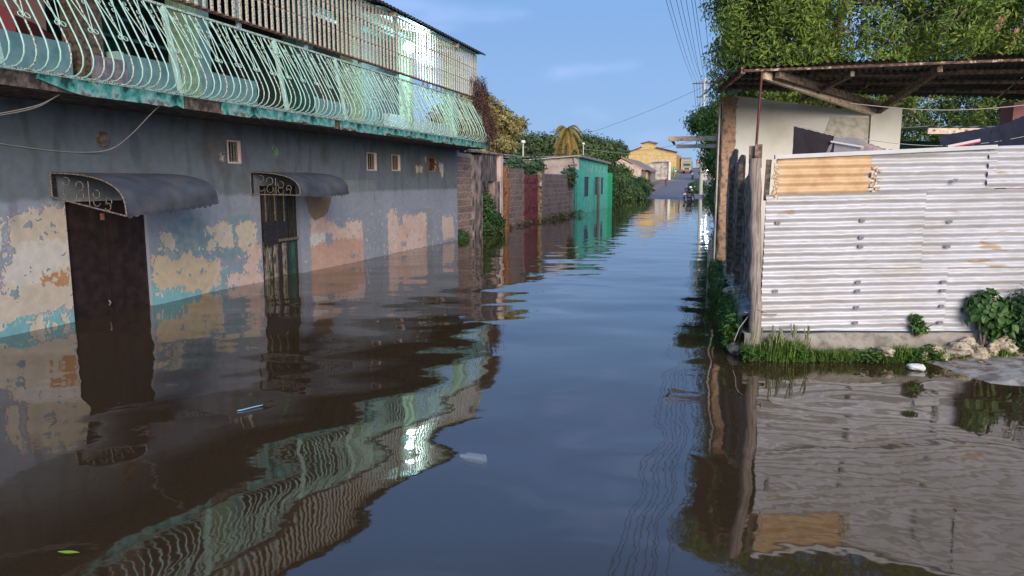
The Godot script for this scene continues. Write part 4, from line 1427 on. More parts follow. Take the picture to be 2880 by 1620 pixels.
	b.grid(90, 2, func(u, t): return fp(lerpf(5.85, 9.0, u), 2.65 + 0.02 * sin(u * 60.0) + 0.1 * t, lerpf(8.0, 10.5, t)))
	part(sh, "roof", b, M.galv)
	b = MB.new()
	b.bar(fp(5.85, 2.565, 7.98), fp(9.0, 2.565, 7.98), 0.04, 0.11)
	part(sh, "fascia", b, M.cream_beam)
	b = MB.new()
	b.bar(fp(5.85, 1.3, 10.4), fp(9.0, 1.3, 10.4), 0.05, 2.4)
	part(sh, "back_wall", b, M.deep_green)
	b = MB.new()
	b.bar(fp(6.45, 0.2, 8.1), fp(6.45, 2.5, 8.1), 0.05, 0.05)
	part(sh, "post", b, M.galv)
	# ---- washing
	laundry("hanging_towel", PackedVector2Array([Vector2(0.35, 1.72), Vector2(0.70, 1.72), Vector2(0.72, 1.86), Vector2(0.74, 2.02), Vector2(0.355, 2.11)]), L(.018, .016, .020), "black towel with a pointed corner hung behind the fence", "towel")
	var grey := laundry("hanging_towel", PackedVector2Array([Vector2(0.63, 1.72), Vector2(1.24, 1.76), Vector2(1.24, 1.90), Vector2(1.05, 1.96), Vector2(0.97, 2.00), Vector2(0.745, 2.015)]), L(.22, .22, .235), "grey towel with a pale stripe hung behind the fence", "towel")
	laundry("hanging_cloth", PackedVector2Array([Vector2(0.98, 1.70), Vector2(1.27, 1.72), Vector2(1.27, 1.87), Vector2(1.02, 1.955)]), L(.44, .28, .25), "dusty pink striped cloth hung between grey and navy washing", "cloth")
	laundry("hanging_shirt", PackedVector2Array([Vector2(1.24, 1.76), Vector2(2.0, 1.80), Vector2(2.0, 2.00), Vector2(1.72, 1.915), Vector2(1.50, 1.885), Vector2(1.27, 1.90)]), L(.012, .012, .016), "thin black garment sagging along the fence top", "garment")
	var navy := laundry("hanging_shirt", PackedVector2Array([Vector2(1.74, 1.82), Vector2(2.28, 1.82), Vector2(2.30, 2.12), Vector2(2.12, 2.09), Vector2(1.76, 2.03)]), L(.013, .017, .038), "navy garment with a white and red stripe over the fence", "garment")
	laundry("hanging_shirt", PackedVector2Array([Vector2(2.22, 1.82), Vector2(3.1, 1.80), Vector2(3.1, 2.32), Vector2(2.55, 2.22), Vector2(2.24, 2.09)]), L(.010, .013, .030), "dark navy shirt at the high end of the clothes line", "garment")
	b = MB.new()
	b.bar(fp(1.80, 1.925, 0.465), fp(2.10, 1.985, 0.465), 0.006, 0.022)
	part(navy, "stripe", b, plain(L(.62, .55, .58), 0.9))
	b = MB.new()
	b.bar(fp(1.80, 1.908, 0.464), fp(2.10, 1.968, 0.464), 0.006, 0.012)
	part(navy, "stripe", b, plain(L(.45, .05, .08), 0.9))
	b = MB.new()
	b.bar(fp(0.69, 1.97, 0.465), fp(1.0, 1.92, 0.465), 0.006, 0.014)
	part(grey, "stripe", b, plain(L(.5, .5, .53), 0.9))
	b = MB.new()
	var ln := []
	for k in 25: ln.append(fp(lerpf(0.30, 3.4, k / 24.0), 2.13 - 0.23 * sin(k / 24.0 * PI * 0.9) + 0.25 * pow(k / 24.0, 3), 0.5))
	b.tube(ln, 0.003, 4)
	one("clothes_line", b, M.pale_wire, "thin clothes line strung behind the corrugated fence", "line")

func laundry(called: String, outline: PackedVector2Array, c: Color, label: String, cat: String) -> MeshInstance3D:
	var b := MB.new()
	var lo := outline[0]
	var hi := outline[0]
	for p in outline:
		lo = lo.min(p)
		hi = hi.max(p)
	# folds: fine grid clipped to the outline
	var fn := FastNoiseLite.new()
	fn.seed = int(c.r * 9000.0) + int(lo.x * 100)
	fn.frequency = 3.0
	var dense := PackedVector2Array()
	for i in outline.size():
		var p := outline[i]
		var q := outline[(i + 1) % outline.size()]
		var k := maxi(1, int(p.distance_to(q) / 0.03))
		for j in k: dense.append(p.lerp(q, float(j) / k))
	var col := int((hi.x - lo.x) / 0.02)
	b.grid(col, 16, func(u, t):
		var s: float = lerpf(lo.x, hi.x, u)
		# bottom and top of the outline at this s
		var y0 := 1e9
		var y1 := -1e9
		for p in dense:
			if absf(p.x - s) < 0.022:
				y0 = minf(y0, p.y)
				y1 = maxf(y1, p.y)
		if y1 < y0:
			y0 = lo.y
			y1 = lo.y + 0.01
		return fp(s, lerpf(y0, y1, t), 0.5 + 0.020 * fn.get_noise_2d(s * 2.2, t * 0.4) + 0.008 * fn.get_noise_2d(s * 9.0, t * 1.0)))
	var m := plain(c, 0.95)
	return one(called, b, m, label, cat)

# ---------------------------------------------------------------- plants

# a spray of leaves round a twig that points along +y
func leaf_spray(count: int, ln: float, wd: float, spread: float, droop: float, sd: int, c0: Color, c1: Color, fine := false) -> ArrayMesh:
	var r := RandomNumberGenerator.new()
	r.seed = sd
	var b := MB.new()
	for k in count:
		var t := (k + r.randf()) / count
		var az := r.randf() * TAU
		var root := Vector3(r.randf_range(-1, 1), 0, r.randf_range(-1, 1)) * spread * 0.35 + Vector3(0, spread * (t - 0.3), 0)
		var dir := Vector3(cos(az), r.randf_range(0.5, -0.4) - droop, sin(az)).normalized()
		root += dir * spread * r.randf_range(0.0, 0.5)
		var side := dir.cross(Vector3(r.randf_range(-.5, .5), 1, r.randf_range(-.5, .5))).normalized()
		var up := side.cross(dir)
		var l := ln * r.randf_range(0.7, 1.25)
		var w := wd * r.randf_range(0.8, 1.2)
		b.col = c0.lerp(c1, r.randf())
		var m := root + dir * l * 0.45
		var tip := root + dir * l - up * l * droop * 0.5
		var a := m + side * w * 0.5 + up * w * 0.12
		var e := m - side * w * 0.5 + up * w * 0.12
		if not fine:
			b.tri(root, a, tip)
			b.tri(root, tip, e)
			continue
		# a shaped blade: rounded outline, folded along the midrib, bending down
		var spine := []
		var rim := []
		for j in 6:
			var q := j / 5.0
			spine.append(root + dir * l * q - up * l * droop * 0.6 * q * q)
			rim.append(w * 0.5 * sin(pow(q, 0.75) * PI))
		for j in 5:
			var u0: Vector3 = up * rim[j] * 0.35
			var u1: Vector3 = up * rim[j + 1] * 0.35
			b.quad(spine[j], spine[j] + side * rim[j] + u0, spine[j + 1] + side * rim[j + 1] + u1, spine[j + 1])
			b.quad(spine[j + 1], spine[j + 1] - side * rim[j + 1] + u1, spine[j] - side * rim[j] + u0, spine[j])
	return b.mesh()

# sprays spread through ellipsoids: blobs are [centre, radii, share]
func foliage(parent: Node3D, called: String, spray: Mesh, blobs: Array, count: int, s0: float, s1: float, tint0: Color, tint1: Color, sd: int, inner := 0.45, mt: Material = null) -> void:
	var r := RandomNumberGenerator.new()
	r.seed = sd
	var mm := MultiMesh.new()
	mm.transform_format = MultiMesh.TRANSFORM_3D
	mm.use_colors = true
	mm.mesh = spray
	mm.instance_count = count
	var total := 0.0
	for q in blobs: total += q[2]
	for k in count:
		var pick := r.randf() * total
		var q: Array = blobs[0]
		for e in blobs:
			q = e
			pick -= e[2]
			if pick <= 0.0: break
		var d := Vector3(r.randfn(), r.randfn(), r.randfn()).normalized()
		var lump := 1.0 + 0.16 * sin(d.x * 7.0 + q[0].x * 3.0) * sin(d.y * 6.0 + q[0].y) + 0.12 * sin(d.z * 9.0 + q[0].z)
		var p: Vector3 = q[0] + d * q[1] * lerpf(inner, 1.0, sqrt(r.randf())) * lump
		var y := (d + Vector3(0, 0.4, 0) + Vector3(r.randf_range(-.6, .6), r.randf_range(-.6, .6), r.randf_range(-.6, .6))).normalized()
		var x := y.cross(Vector3(r.randf_range(-1, 1), 0.1, r.randf_range(-1, 1))).normalized()
		var s := r.randf_range(s0, s1)
		mm.set_instance_transform(k, Transform3D(Basis(x, y, x.cross(y)).scaled(Vector3.ONE * s), p))
		mm.set_instance_color(k, tint0.lerp(tint1, r.randf()))
	var o := MultiMeshInstance3D.new()
	o.name = called
	o.multimesh = mm
	o.material_override = mt if mt else M.leaf
	o.transform = world_of(parent).affine_inverse() if parent != self else Transform3D()
	parent.add_child(o, true)
	o.set_meta("kind", "stuff")

func limbs(parent: Node3D, base: Vector3, tops: Array, r0: float, sd: int) -> void:
	var r := RandomNumberGenerator.new()
	r.seed = sd
	var b := MB.new()
	var fork: Vector3 = base.lerp(tops[0], 0.4)
	fork.x = lerpf(base.x, tops[0].x, 0.2)
	fork.z = lerpf(base.z, tops[0].z, 0.2)
	b.tube([base, base.lerp(fork, 0.5) + Vector3(r.randf_range(-.1, .1), 0, r.randf_range(-.1, .1)), fork], [r0, r0 * 0.8, r0 * 0.72], 9)
	for t in tops:
		var mid: Vector3 = fork.lerp(t, 0.5) + Vector3(r.randf_range(-.2, .2), r.randf_range(0, .3), r.randf_range(-.2, .2))
		b.tube([fork - Vector3(0, 0.1, 0), mid, t], [r0 * 0.6, r0 * 0.4, r0 * 0.12], 7)
		for k in 4:
			var s: Vector3 = mid.lerp(t, r.randf_range(0, 0.8))
			b.tube([s, s + Vector3(r.randf_range(-1, 1), r.randf_range(-.2, 1), r.randf_range(-1, 1)) * r0 * 5.0], [r0 * 0.22, r0 * 0.06], 5)
	part(parent, "trunk", b, M.bark)

var WHITE := Color.WHITE

func right_vegetation() -> void:
	var spray := leaf_spray(24, 0.105, 0.034, 0.24, 0.45, 1, L(.07, .14, .025), L(.19, .275, .045))
	var spray2 := leaf_spray(24, 0.105, 0.034, 0.24, 0.45, 2, L(.11, .19, .03), L(.26, .33, .055))
	var tree := thing("broadleaf_tree", "large dense broadleaf tree rising behind the metal roof", "tree", Vector3(2.0, 0.2, -19.0))
	limbs(tree, Vector3(2.0, 0.1, -19.0), [Vector3(2.4, 6.4, -18.6), Vector3(5.6, 6.8, -19.0), Vector3(8.0, 6.0, -20.0), Vector3(0.8, 4.8, -18.2)], 0.30, 5)
	var bl := [[Vector3(3.0, 6.0, -18.6), Vector3(3.3, 3.2, 2.6), 3.4], [Vector3(0.75, 4.9, -17.8), Vector3(1.3, 1.9, 1.6), 1.4], [Vector3(0.35, 6.2, -18.0), Vector3(1.1, 1.2, 1.3), 0.6], [Vector3(6.4, 6.6, -19.6), Vector3(3.4, 2.6, 2.8), 3.0], [Vector3(9.5, 6.4, -20.5), Vector3(3.0, 2.8, 2.5), 1.6]]
	foliage(tree, "crown", spray, bl, 6500, 0.8, 1.25, WHITE * 0.85, WHITE * 1.15, 11)
	foliage(tree, "crown", spray2, bl, 2600, 0.8, 1.2, WHITE * 0.85, WHITE * 1.2, 12, 0.8)
	var bud := leaf_spray(9, 0.05, 0.035, 0.07, 0.0, 4, L(.42, .20, .13), L(.50, .30, .20))
	foliage(tree, "blossom", bud, [[Vector3(6.0, 6.2, -19.0), Vector3(3.8, 2.8, 2.8), 3.0], [Vector3(2.8, 6.0, -18.3), Vector3(3.3, 3.1, 2.7), 1.0]], 260, 1.0, 2.2, WHITE * 0.9, WHITE * 1.1, 13, 0.92)
	var tw := mottled([0.3, L(.22, .17, .12), 0.7, L(.38, .32, .25)], 0.4, 0.02, 3, 0.9, 0.0, 88)
	for k in 26:
		var twig := MB.new()
		var a := Vector3(rng.randf_range(1.5, 8.0), rng.randf_range(4.6, 6.2), rng.randf_range(-17.6, -16.6))
		var e := a + Vector3(rng.randf_range(-.7, .7), rng.randf_range(-.9, .3), rng.randf_range(-.1, .3))
		twig.tube([a, a.lerp(e, 0.5) + Vector3(0.05, 0.06, 0), e], [0.022, 0.015, 0.006], 5)
		part(tree, "twig", twig, tw)
	var darker := leaf_spray(18, 0.115, 0.040, 0.22, 0.4, 3, L(.07, .15, .027), L(.19, .29, .05))
	var t2 := thing("street_tree", "narrow leafy tree hanging over the street behind the adobe corner", "tree", Vector3(0.5, 0.1, -19.8))
	limbs(t2, Vector3(0.5, 0.1, -19.8), [Vector3(0.4, 3.4, -19.4), Vector3(0.2, 2.2, -20.5)], 0.12, 6)
	foliage(t2, "crown", darker, [[Vector3(0.35, 3.2, -18.6), Vector3(1.0, 1.2, 1.4), 2.0], [Vector3(0.35, 1.9, -19.6), Vector3(0.75, 1.2, 1.5), 1.3], [Vector3(0.3, 0.9, -21.0), Vector3(0.75, 0.9, 2.0), 1.1]], 1300, 0.8, 1.25, WHITE * 0.85, WHITE * 1.15, 14)
	var t3 := thing("street_tree", "smaller tree with feathery side branches beyond the awning frame", "tree", Vector3(0.2, 0.1, -27))
	limbs(t3, Vector3(0.2, 0.1, -27), [Vector3(-0.6, 3.2, -26.6), Vector3(0.2, 3.0, -27.5)], 0.12, 7)
	foliage(t3, "crown", darker, [[Vector3(-0.75, 3.55, -26.5), Vector3(0.75, 0.40, 1.0), 0.8], [Vector3(-0.2, 2.4, -27.0), Vector3(0.85, 0.85, 1.4), 1.2], [Vector3(-0.1, 1.1, -28.0), Vector3(0.7, 1.0, 1.6), 1.0]], 900, 0.9, 1.4, WHITE * 0.9, WHITE * 1.2, 15)
	var t4 := thing("broadleaf_tree", "darker rounded tree over the far right of the street", "tree", Vector3(2.5, 0.5, -60))
	limbs(t4, Vector3(2.0, 0.0, -60), [Vector3(0.0, 6.5, -60), Vector3(4.0, 7.0, -60)], 0.3, 8)
	var farl := leaf_spray(14, 0.34, 0.16, 0.6, 0.3, 5, L(.030, .06, .018), L(.075, .11, .035))
	foliage(t4, "crown", farl, [[Vector3(1.2, 5.6, -60), Vector3(3.6, 2.6, 3.5), 1.0], [Vector3(5.5, 5.4, -62), Vector3(3.6, 3.0, 3.5), 1.0]], 1300, 0.8, 1.3, WHITE * 0.85, WHITE * 1.15, 16)
	for q in [[11.0, -30.0, 6.0, "tall garden tree beyond the shed roof"], [17.0, -26.0, 6.5, "spreading garden tree far behind the corrugated fence"], [24.0, -34.0, 7.0, "distant garden tree at the back of the right hand lots"]]:
		var gt := thing("garden_tree", q[3], "tree", Vector3(q[0], 0.2, q[1]))
		limbs(gt, Vector3(q[0], 0.1, q[1]), [Vector3(q[0] - 1.0, q[2] - 1.0, q[1]), Vector3(q[0] + 1.2, q[2] - 0.6, q[1])], 0.25, 40)
		foliage(gt, "crown", farl, [[Vector3(q[0], q[2] - 1.8, q[1]), Vector3(3.6, 2.2, 3.0), 1.0], [Vector3(q[0] + 2.0, q[2] - 3.2, q[1]), Vector3(2.6, 1.8, 2.4), 0.7], [Vector3(q[0] - 2.0, q[2] - 3.4, q[1]), Vector3(2.6, 1.8, 2.4), 0.7]], 900, 0.7, 1.1, WHITE * 0.9, WHITE * 1.3, 45)
	# beyond the shed
	var t5 := thing("garden_tree", "leafy garden tree seen under the metal roof", "tree", fp(7.0, 0.2, 14.0))
	limbs(t5, fp(7.0, 0.2, 14.0), [fp(6.4, 3.6, 13.6), fp(8.4, 3.9, 14.0)], 0.16, 9)
	foliage(t5, "crown", spray, [[fp(6.6, 2.6, 13.0), Vector3(1.9, 1.5, 1.3), 1.0], [fp(9.0, 2.8, 13.5), Vector3(2.0, 1.6, 1.3), 1.0], [fp(5.2, 1.6, 11.6), Vector3(0.9, 0.9, 0.8), 0.4]], 1500, 0.8, 1.2, WHITE * 0.8, WHITE * 1.2, 17)
	# ---- grass along the kerb
	var blade := MB.new()
	var r := RandomNumberGenerator.new()
	r.seed = 31
	for k in 26:
		var a := r.randf() * TAU
		var root := Vector3(cos(a), 0, sin(a)) * r.randf() * 0.035
		var lean := Vector3(cos(a + r.randf_range(-1, 1)), 0, sin(a + r.randf_range(-1, 1))) * r.randf_range(0.02, 0.09)
		var h := r.randf_range(0.05, 0.15)
		var sd := lean.cross(Vector3.UP).normalized() * r.randf_range(0.002, 0.005)
		blade.col = L(.05, .12, .015).lerp(L(.17, .26, .05), r.randf())
		var m := root + lean * 0.35 + Vector3(0, h * 0.65, 0)
		var tip := root + lean + Vector3(0, h * (0.95 if k % 3 else 0.8), 0)
		blade.quad(root - sd, root + sd, m + sd * 0.8, m - sd * 0.8)
		blade.tri(m - sd * 0.8, m + sd * 0.8, tip)
	var bm := blade.mesh()
	var spots := []
	for k in 620:
		var s := r.randf_range(-0.22, 1.5)
		if s > 0.7 and r.randf() < (s - 0.7) * 0.5: continue
		var clump := 0.75 + 0.5 * sin(s * 9.0) * sin(s * 3.7 + 1.0)
		if r.randf() > clump + 0.25: continue
		spots.append([fp(s, r.randf_range(-0.02, 0.07) if s > 0.1 else r.randf_range(-0.02, 0.13), -0.05 - r.randf() * 0.10), r.randf_range(0.5, 1.2) * (1.05 if s < 0.5 else 0.7) * clump])
	for k in 150:
		var s := r.randf_range(1.5, 3.2)
		spots.append([fp(s, r.randf_range(0.0, 0.06), -0.08 - r.randf() * 0.08), r.randf_range(0.4, 0.8)])
	for k in 330:
		var z := r.randf_range(-6.95, -12.4)
		spots.append([Vector3(lerpf(0.10, -0.22, (-z - 6.9) / 5.5) + r.randf_range(-0.08, 0.10), r.randf_range(-0.02, 0.34), z), r.randf_range(0.6, 1.3)])
	scatter("grass", bm, spots, "bright green grass growing along the foot of the fence and rubble wall", 41)
	# broad weeds in the grass
	var weed := leaf_spray(18, 0.05, 0.028, 0.07, 0.1, 7, L(.045, .12, .02), L(.13, .24, .05), true)
	spots = []
	for k in 230:
		var s := r.randf_range(-0.2, 1.5)
		var lush := 0.5 + 0.5 * sin(s * 7.3 + 0.6) * sin(s * 2.9)
		if r.randf() > lush + 0.15: continue
		spots.append([fp(s, r.randf_range(0.01, 0.04 + 0.11 * lush * (1.0 if s < 0.6 else 0.6)), -0.07 - r.randf() * 0.09), r.randf_range(0.35, 1.1)])
	for k in 110:
		var z := r.randf_range(-7.0, -12.0)
		spots.append([Vector3(lerpf(0.08, -0.2, (-z - 6.9) / 5.5), r.randf_range(0.05, 0.40), z), r.randf_range(0.7, 1.5)])
	scatter("ground_weeds", weed, spots, "small broad leaved weeds mixed into the kerb grass", 42)
	# tall seed heads by the post
	var seedm := MB.new()
	seedm.col = L(.25, .28, .14)
	seedm.tube([Vector3.ZERO, Vector3(0.01, 0.2, 0), Vector3(0.03, 0.34, 0.01)], [0.0025, 0.002, 0.0015], 4)
	for k in 9: seedm.blob(Vector3(0.012 + 0.0022 * k, 0.22 + 0.012 * k, 0.004 * sin(k * 2.0)), Vector3(0.007, 0.010, 0.007), 0.2, k, 5, 4)
	spots = []
	for k in 36: spots.append([fp(r.randf_range(-0.22, 0.35), 0.02, -0.10 - r.randf() * 0.06), r.randf_range(0.5, 1.0)])
	scatter("seed_grass", seedm.mesh(), spots, "tall pale seed heads standing in the grass by the wooden post", 43)
	# shrubs by the fence
	var broad := leaf_spray(14, 0.09, 0.066, 0.12, 0.3, 8, L(.030, .085, .016), L(.08, .165, .032), true)
	var s1 := thing("broadleaf_shrub", "dark green broad leaved shrub growing against the fence", "shrub", fp(1.9, 0.2, -0.1))
	stem(s1, fp(1.92, 0.1, -0.1), 0.5)
	foliage(s1, "foliage", broad, [[fp(1.93, 0.48, -0.10), Vector3(0.12, 0.13, 0.08), 1.0], [fp(2.05, 0.38, -0.10), Vector3(0.12, 0.12, 0.08), 0.8]], 62, 0.55, 0.95, WHITE * 0.85, WHITE * 1.15, 18, 0.2)
	var fine := leaf_spray(30, 0.035, 0.018, 0.09, 0.2, 9, L(.020, .062, .016), L(.05, .11, .03))
	var s2 := thing("fine_shrub", "dense fine leaved shrub at the right end of the fence", "shrub", fp(2.4, 0.15, -0.12))
	stem(s2, fp(2.4, 0.1, -0.12), 0.6)
	foliage(s2, "foliage", fine, [[fp(2.32, 0.40, -0.12), Vector3(0.20, 0.24, 0.14), 1.2], [fp(2.62, 0.46, -0.12), Vector3(0.26, 0.34, 0.16), 1.2], [fp(2.45, 0.20, -0.16), Vector3(0.30, 0.16, 0.10), 0.8]], 400, 0.7, 1.3, WHITE * 0.8, WHITE * 1.2, 19, 0.15)
	var s3 := thing("small_weed", "small bushy weed sprouting from the kerb below the fence", "weed", fp(1.36, 0.22, -0.06))
	stem(s3, fp(1.36, 0.22, -0.06), 0.14)
	foliage(s3, "foliage", weed, [[fp(1.38, 0.285, -0.06), Vector3(0.065, 0.045, 0.04), 1.0], [fp(1.34, 0.36, -0.05), Vector3(0.02, 0.06, 0.02), 0.25]], 34, 0.45, 0.8, WHITE * 0.9, WHITE * 1.2, 20, 0.1)

func stem(parent: Node3D, at: Vector3, h: float) -> void:
	var b := MB.new()
	for k in 5:
		var a := k * 1.26
		b.tube([at, at + Vector3(cos(a) * 0.05, h * 0.5, sin(a) * 0.03), at + Vector3(cos(a) * 0.15, h, sin(a) * 0.07)], [0.008, 0.006, 0.003], 5)
	part(parent, "stem", b, M.bark)

# many small plants that nobody could count: one object
func scatter(called: String, m: Mesh, spots: Array, label: String, sd: int) -> void:
	var r := RandomNumberGenerator.new()
	r.seed = sd
	var mm := MultiMesh.new()
	mm.transform_format = MultiMesh.TRANSFORM_3D
	mm.use_colors = true
	mm.mesh = m
	mm.instance_count = spots.size()
	for k in spots.size():
		mm.set_instance_transform(k, Transform3D(Basis(Vector3.UP, r.randf() * TAU).scaled(Vector3.ONE * spots[k][1]), spots[k][0]))
		mm.set_instance_color(k, WHITE * r.randf_range(0.75, 1.2))
	var o := MultiMeshInstance3D.new()
	o.name = numbered(called)
	o.multimesh = mm
	o.material_override = M.leaf
	add_child(o)
	tag(o, label, called.replace("_", " "), "", "stuff")

func far_vegetation() -> void:
	# ---- dead vine on the balcony corner
	var r := RandomNumberGenerator.new()
	r.seed = 51
	var v := thing("dry_vine", "dry brown creeper hanging from the far corner of the balcony cage", "vine", Vector3(-6.4, 2.6, -19.1))
	var b := MB.new()
	for k in 800:
		var t := pow(r.randf(), 0.8)
		var y := lerpf(4.35, 2.75, t)
		var wide := lerpf(0.10, 0.30, sin(minf(t * 1.2, 1.0) * PI * 0.6)) + 0.06
		var xx := lerpf(-6.56, -6.14, t) + r.randfn() * wide * 0.42
		var zz := -18.85 + r.randfn() * 0.24
		var p := Vector3(xx, y, zz)
		var q := p + Vector3(r.randf_range(-.09, .09), r.randf_range(-.30, .10), r.randf_range(-.12, .12))
		b.col = L(.055, .028, .022).lerp(L(.16, .085, .065), r.randf())
		b.tube([p, p.lerp(q, .5) + Vector3(r.randf_range(-.04, .04), 0, r.randf_range(-.04, .04)), q], [0.006, 0.005, 0.003], 3, false)
	part(v, "twigs", b, M.paint)
	var dead := leaf_spray(12, 0.05, 0.03, 0.10, 0.5, 60, L(.05, .025, .02), L(.15, .075, .055))
	foliage(v, "dry_leaves", dead, [[Vector3(-6.36, 3.6, -18.9), Vector3(0.20, 0.70, 0.30), 1.0], [Vector3(-6.16, 3.0, -18.85), Vector3(0.16, 0.40, 0.30), 0.6]], 620, 0.7, 1.2, WHITE * 0.8, WHITE * 1.2, 52, 0.1)
	# ---- creeper in the gateway
	var ivy := leaf_spray(18, 0.11, 0.07, 0.2, 0.35, 61, L(.016, .06, .012), L(.06, .13, .025))
	var c := thing("gateway_creeper", "dark green creeper filling the flooded gateway", "creeper", Vector3(-7.4, 0, -22.2))
	stem(c, Vector3(-7.5, -0.4, -22.2), 1.2)
	foliage(c, "foliage", ivy, [[Vector3(-7.5, 0.85, -22.1), Vector3(0.35, 0.45, 0.55), 1.0], [Vector3(-7.25, 0.25, -22.2), Vector3(0.4, 0.42, 0.7), 1.2]], 330, 0.7, 1.1, WHITE * 0.8, WHITE * 1.2, 53, 0.2)
	var c2 := thing("wall_weed", "weed tuft growing at the waterline of the blue house corner", "weed", Vector3(-7.2, 0, -19.4))
	stem(c2, Vector3(-7.2, -0.1, -19.4), 0.2)
	foliage(c2, "foliage", ivy, [[Vector3(-7.15, 0.08, -19.5), Vector3(0.14, 0.16, 0.4), 1.0]], 60, 0.35, 0.6, WHITE * 0.8, WHITE * 1.2, 54, 0.1)
	# ---- plants over the yard wall
	var gray := leaf_spray(12, 0.16, 0.13, 0.22, 0.1, 62, L(.035, .075, .025), L(.10, .16, .06))
	for q in [[Vector3(-7.9, 2.05, -27.6), Vector3(0.35, 0.42, 0.9), "round leaved bush above the red gate", 80], [Vector3(-7.8, 2.15, -30.2), Vector3(0.3, 0.40, 0.7), "round leaved bush above the tan gate post", 60], [Vector3(-7.4, 1.85, -35.1), Vector3(0.25, 0.4, 0.5), "bright leafy sprig at the green house corner", 60]]:
		var t := thing("yard_bush", q[2], "bush", q[0] - Vector3(0, 2.2, 0))
		stem(t, q[0] - Vector3(0, 2.2, 0), 2.0)
		foliage(t, "foliage", gray, [[q[0], q[1], 1.0]], q[3], 0.7, 1.1, WHITE * 0.8, WHITE * 1.3, 55, 0.2)
	var spots := []
	for k in 130:
		var z := -24.2 - pow(r.randf(), 0.7) * 11.6
		if sin(z * 2.1) + sin(z * 5.3) < -0.3: continue
		spots.append([Vector3(-7.30 + r.randf() * lerpf(0.10, 0.55, (-z - 24.0) / 12.0), r.randf_range(0.0, 0.10) + (0.15 * r.randf() if z < -29.5 else 0.0), z), r.randf_range(0.5, 1.2)])
	scatter("water_weeds", leaf_spray(12, 0.11, 0.06, 0.14, 0.1, 63, L(.08, .11, .03), L(.24, .22, .08)), spots, "mixed weeds floating along the foot of the yard walls", 56)
	# ---- olive toned tree behind the blue house
	var ol := leaf_spray(16, 0.26, 0.13, 0.42, 0.1, 64, L(.20, .175, .05), L(.40, .34, .12))
	var t := thing("olive_tree", "olive yellow tree with layered clumps behind the balcony corner", "tree", Vector3(-15.2, 0, -45))
	limbs(t, Vector3(-15.4, -0.3, -45), [Vector3(-15.5, 6.2, -45), Vector3(-13.4, 5.2, -44.6), Vector3(-14.4, 4.0, -44.3), Vector3(-13.6, 3.6, -44.5)], 0.3, 10)
	var bl := []
	for q in [[-15.6, 6.3, 1.3], [-14.6, 5.9, 1.0], [-13.9, 5.3, 0.9], [-13.2, 4.9, 0.75], [-15.0, 4.9, 1.2], [-14.0, 4.3, 0.9], [-13.4, 3.9, 0.6], [-15.3, 3.6, 1.1], [-14.2, 3.3, 0.8], [-16.8, 5.4, 1.6], [-12.75, 5.1, 0.4]]:
		bl.append([Vector3(q[0], q[1], -44.6 + 0.4 * sin(q[0] * 5.0)), Vector3(q[2], q[2] * 0.55, q[2]), q[2] * q[2]])
	foliage(t, "crown", ol, bl, 1500, 0.7, 1.15, WHITE * 0.75, WHITE * 1.15, 57, 0.6)
	# ---- wooded rise beyond the yards
	var dk := leaf_spray(14, 0.55, 0.30, 0.95, 0.25, 65, L(.030, .062, .018), L(.085, .135, .036))
	var md := leaf_spray(14, 0.5, 0.26, 0.85, 0.25, 66, L(.075, .12, .025), L(.18, .22, .05))
	var hill := [
		[-38.0, -140.0, 10.6, 4.8, 0, "dark dome crowned tree on the rise behind the palm"], [-33.5, -142.0, 10.0, 3.6, 0, "tall dark tree left of the coconut palm"], [-28.0, -138.0, 10.5, 3.4, 0, "highest dark tree on the rise beside the palm"],
		[-24.0, -141.0, 8.8, 3.2, 0, "dark tree right of the palm on the rise"], [-46.0, -146.0, 11.0, 6.5, 0, "wide dark tree behind the olive toned tree"], [-23.0, -152.0, 9.0, 2.4, 0, "dark tree left of the yellow gabled hall"], [-28.5, -166.0, 11.0, 3.6, 0, "dark tree just behind the yellow hall corner"],
		[-26.0, -112.0, 5.6, 3.4, 1, "mid green bushy tree below the palm"], [-21.0, -104.0, 5.0, 3.2, 1, "mid green bushy tree above the green house roof"], [-18.0, -100.0, 4.0, 2.2, 1, "yellowish green bushy tree over the street bend"], [-31.0, -110.0, 5.4, 3.6, 1, "mid green bushy tree behind the metal roof house"],
		[-14.0, -96.0, 3.2, 1.5, 1, "light green bush before the small tiled house"], [-22.0, -122.0, 5.8, 2.6, 1, "mid green tree behind the small tiled house"]]
	var k := 0
	for q in hill:
		var y0 := land(-q[1])
		var h := thing("hill_tree", q[5], "tree", Vector3(q[0], y0, q[1]), "trees on the rise beyond the street")
		limbs(h, Vector3(q[0], y0 - 0.5, q[1]), [Vector3(q[0] + 0.5, q[2] - 1.5, q[1]), Vector3(q[0] - 1.5, q[2] - 2.5, q[1] + 0.5)], 0.3, 70 + k)
		var w: float = q[3]
		var e := [[Vector3(q[0], q[2] - w * 0.45, q[1]), Vector3(w, w * 0.5, w), 1.6], [Vector3(q[0] + w * 0.6, q[2] - w * 0.75, q[1] + 1.0), Vector3(w * 0.6, w * 0.45, w * 0.6), 0.8], [Vector3(q[0] - w * 0.6, q[2] - w * 0.8, q[1] + 1.0), Vector3(w * 0.6, w * 0.45, w * 0.6), 0.8], [Vector3(q[0], maxf(q[2] - w * 1.5, y0 + 1.0), q[1] + 1.0), Vector3(w * 0.9, w * 0.6, w * 0.8), 1.2]]
		foliage(h, "crown", dk if q[4] == 0 else md, e, int(60.0 * w + 140.0), 0.8, 1.3, WHITE * 0.8, WHITE * 1.2, 80 + k, 0.5)
		k += 1
	# ---- bushes between the green house and the dry road
	var bs := leaf_spray(16, 0.24, 0.13, 0.42, 0.3, 67, L(.028, .07, .016), L(.085, .14, .032))
	k = 0
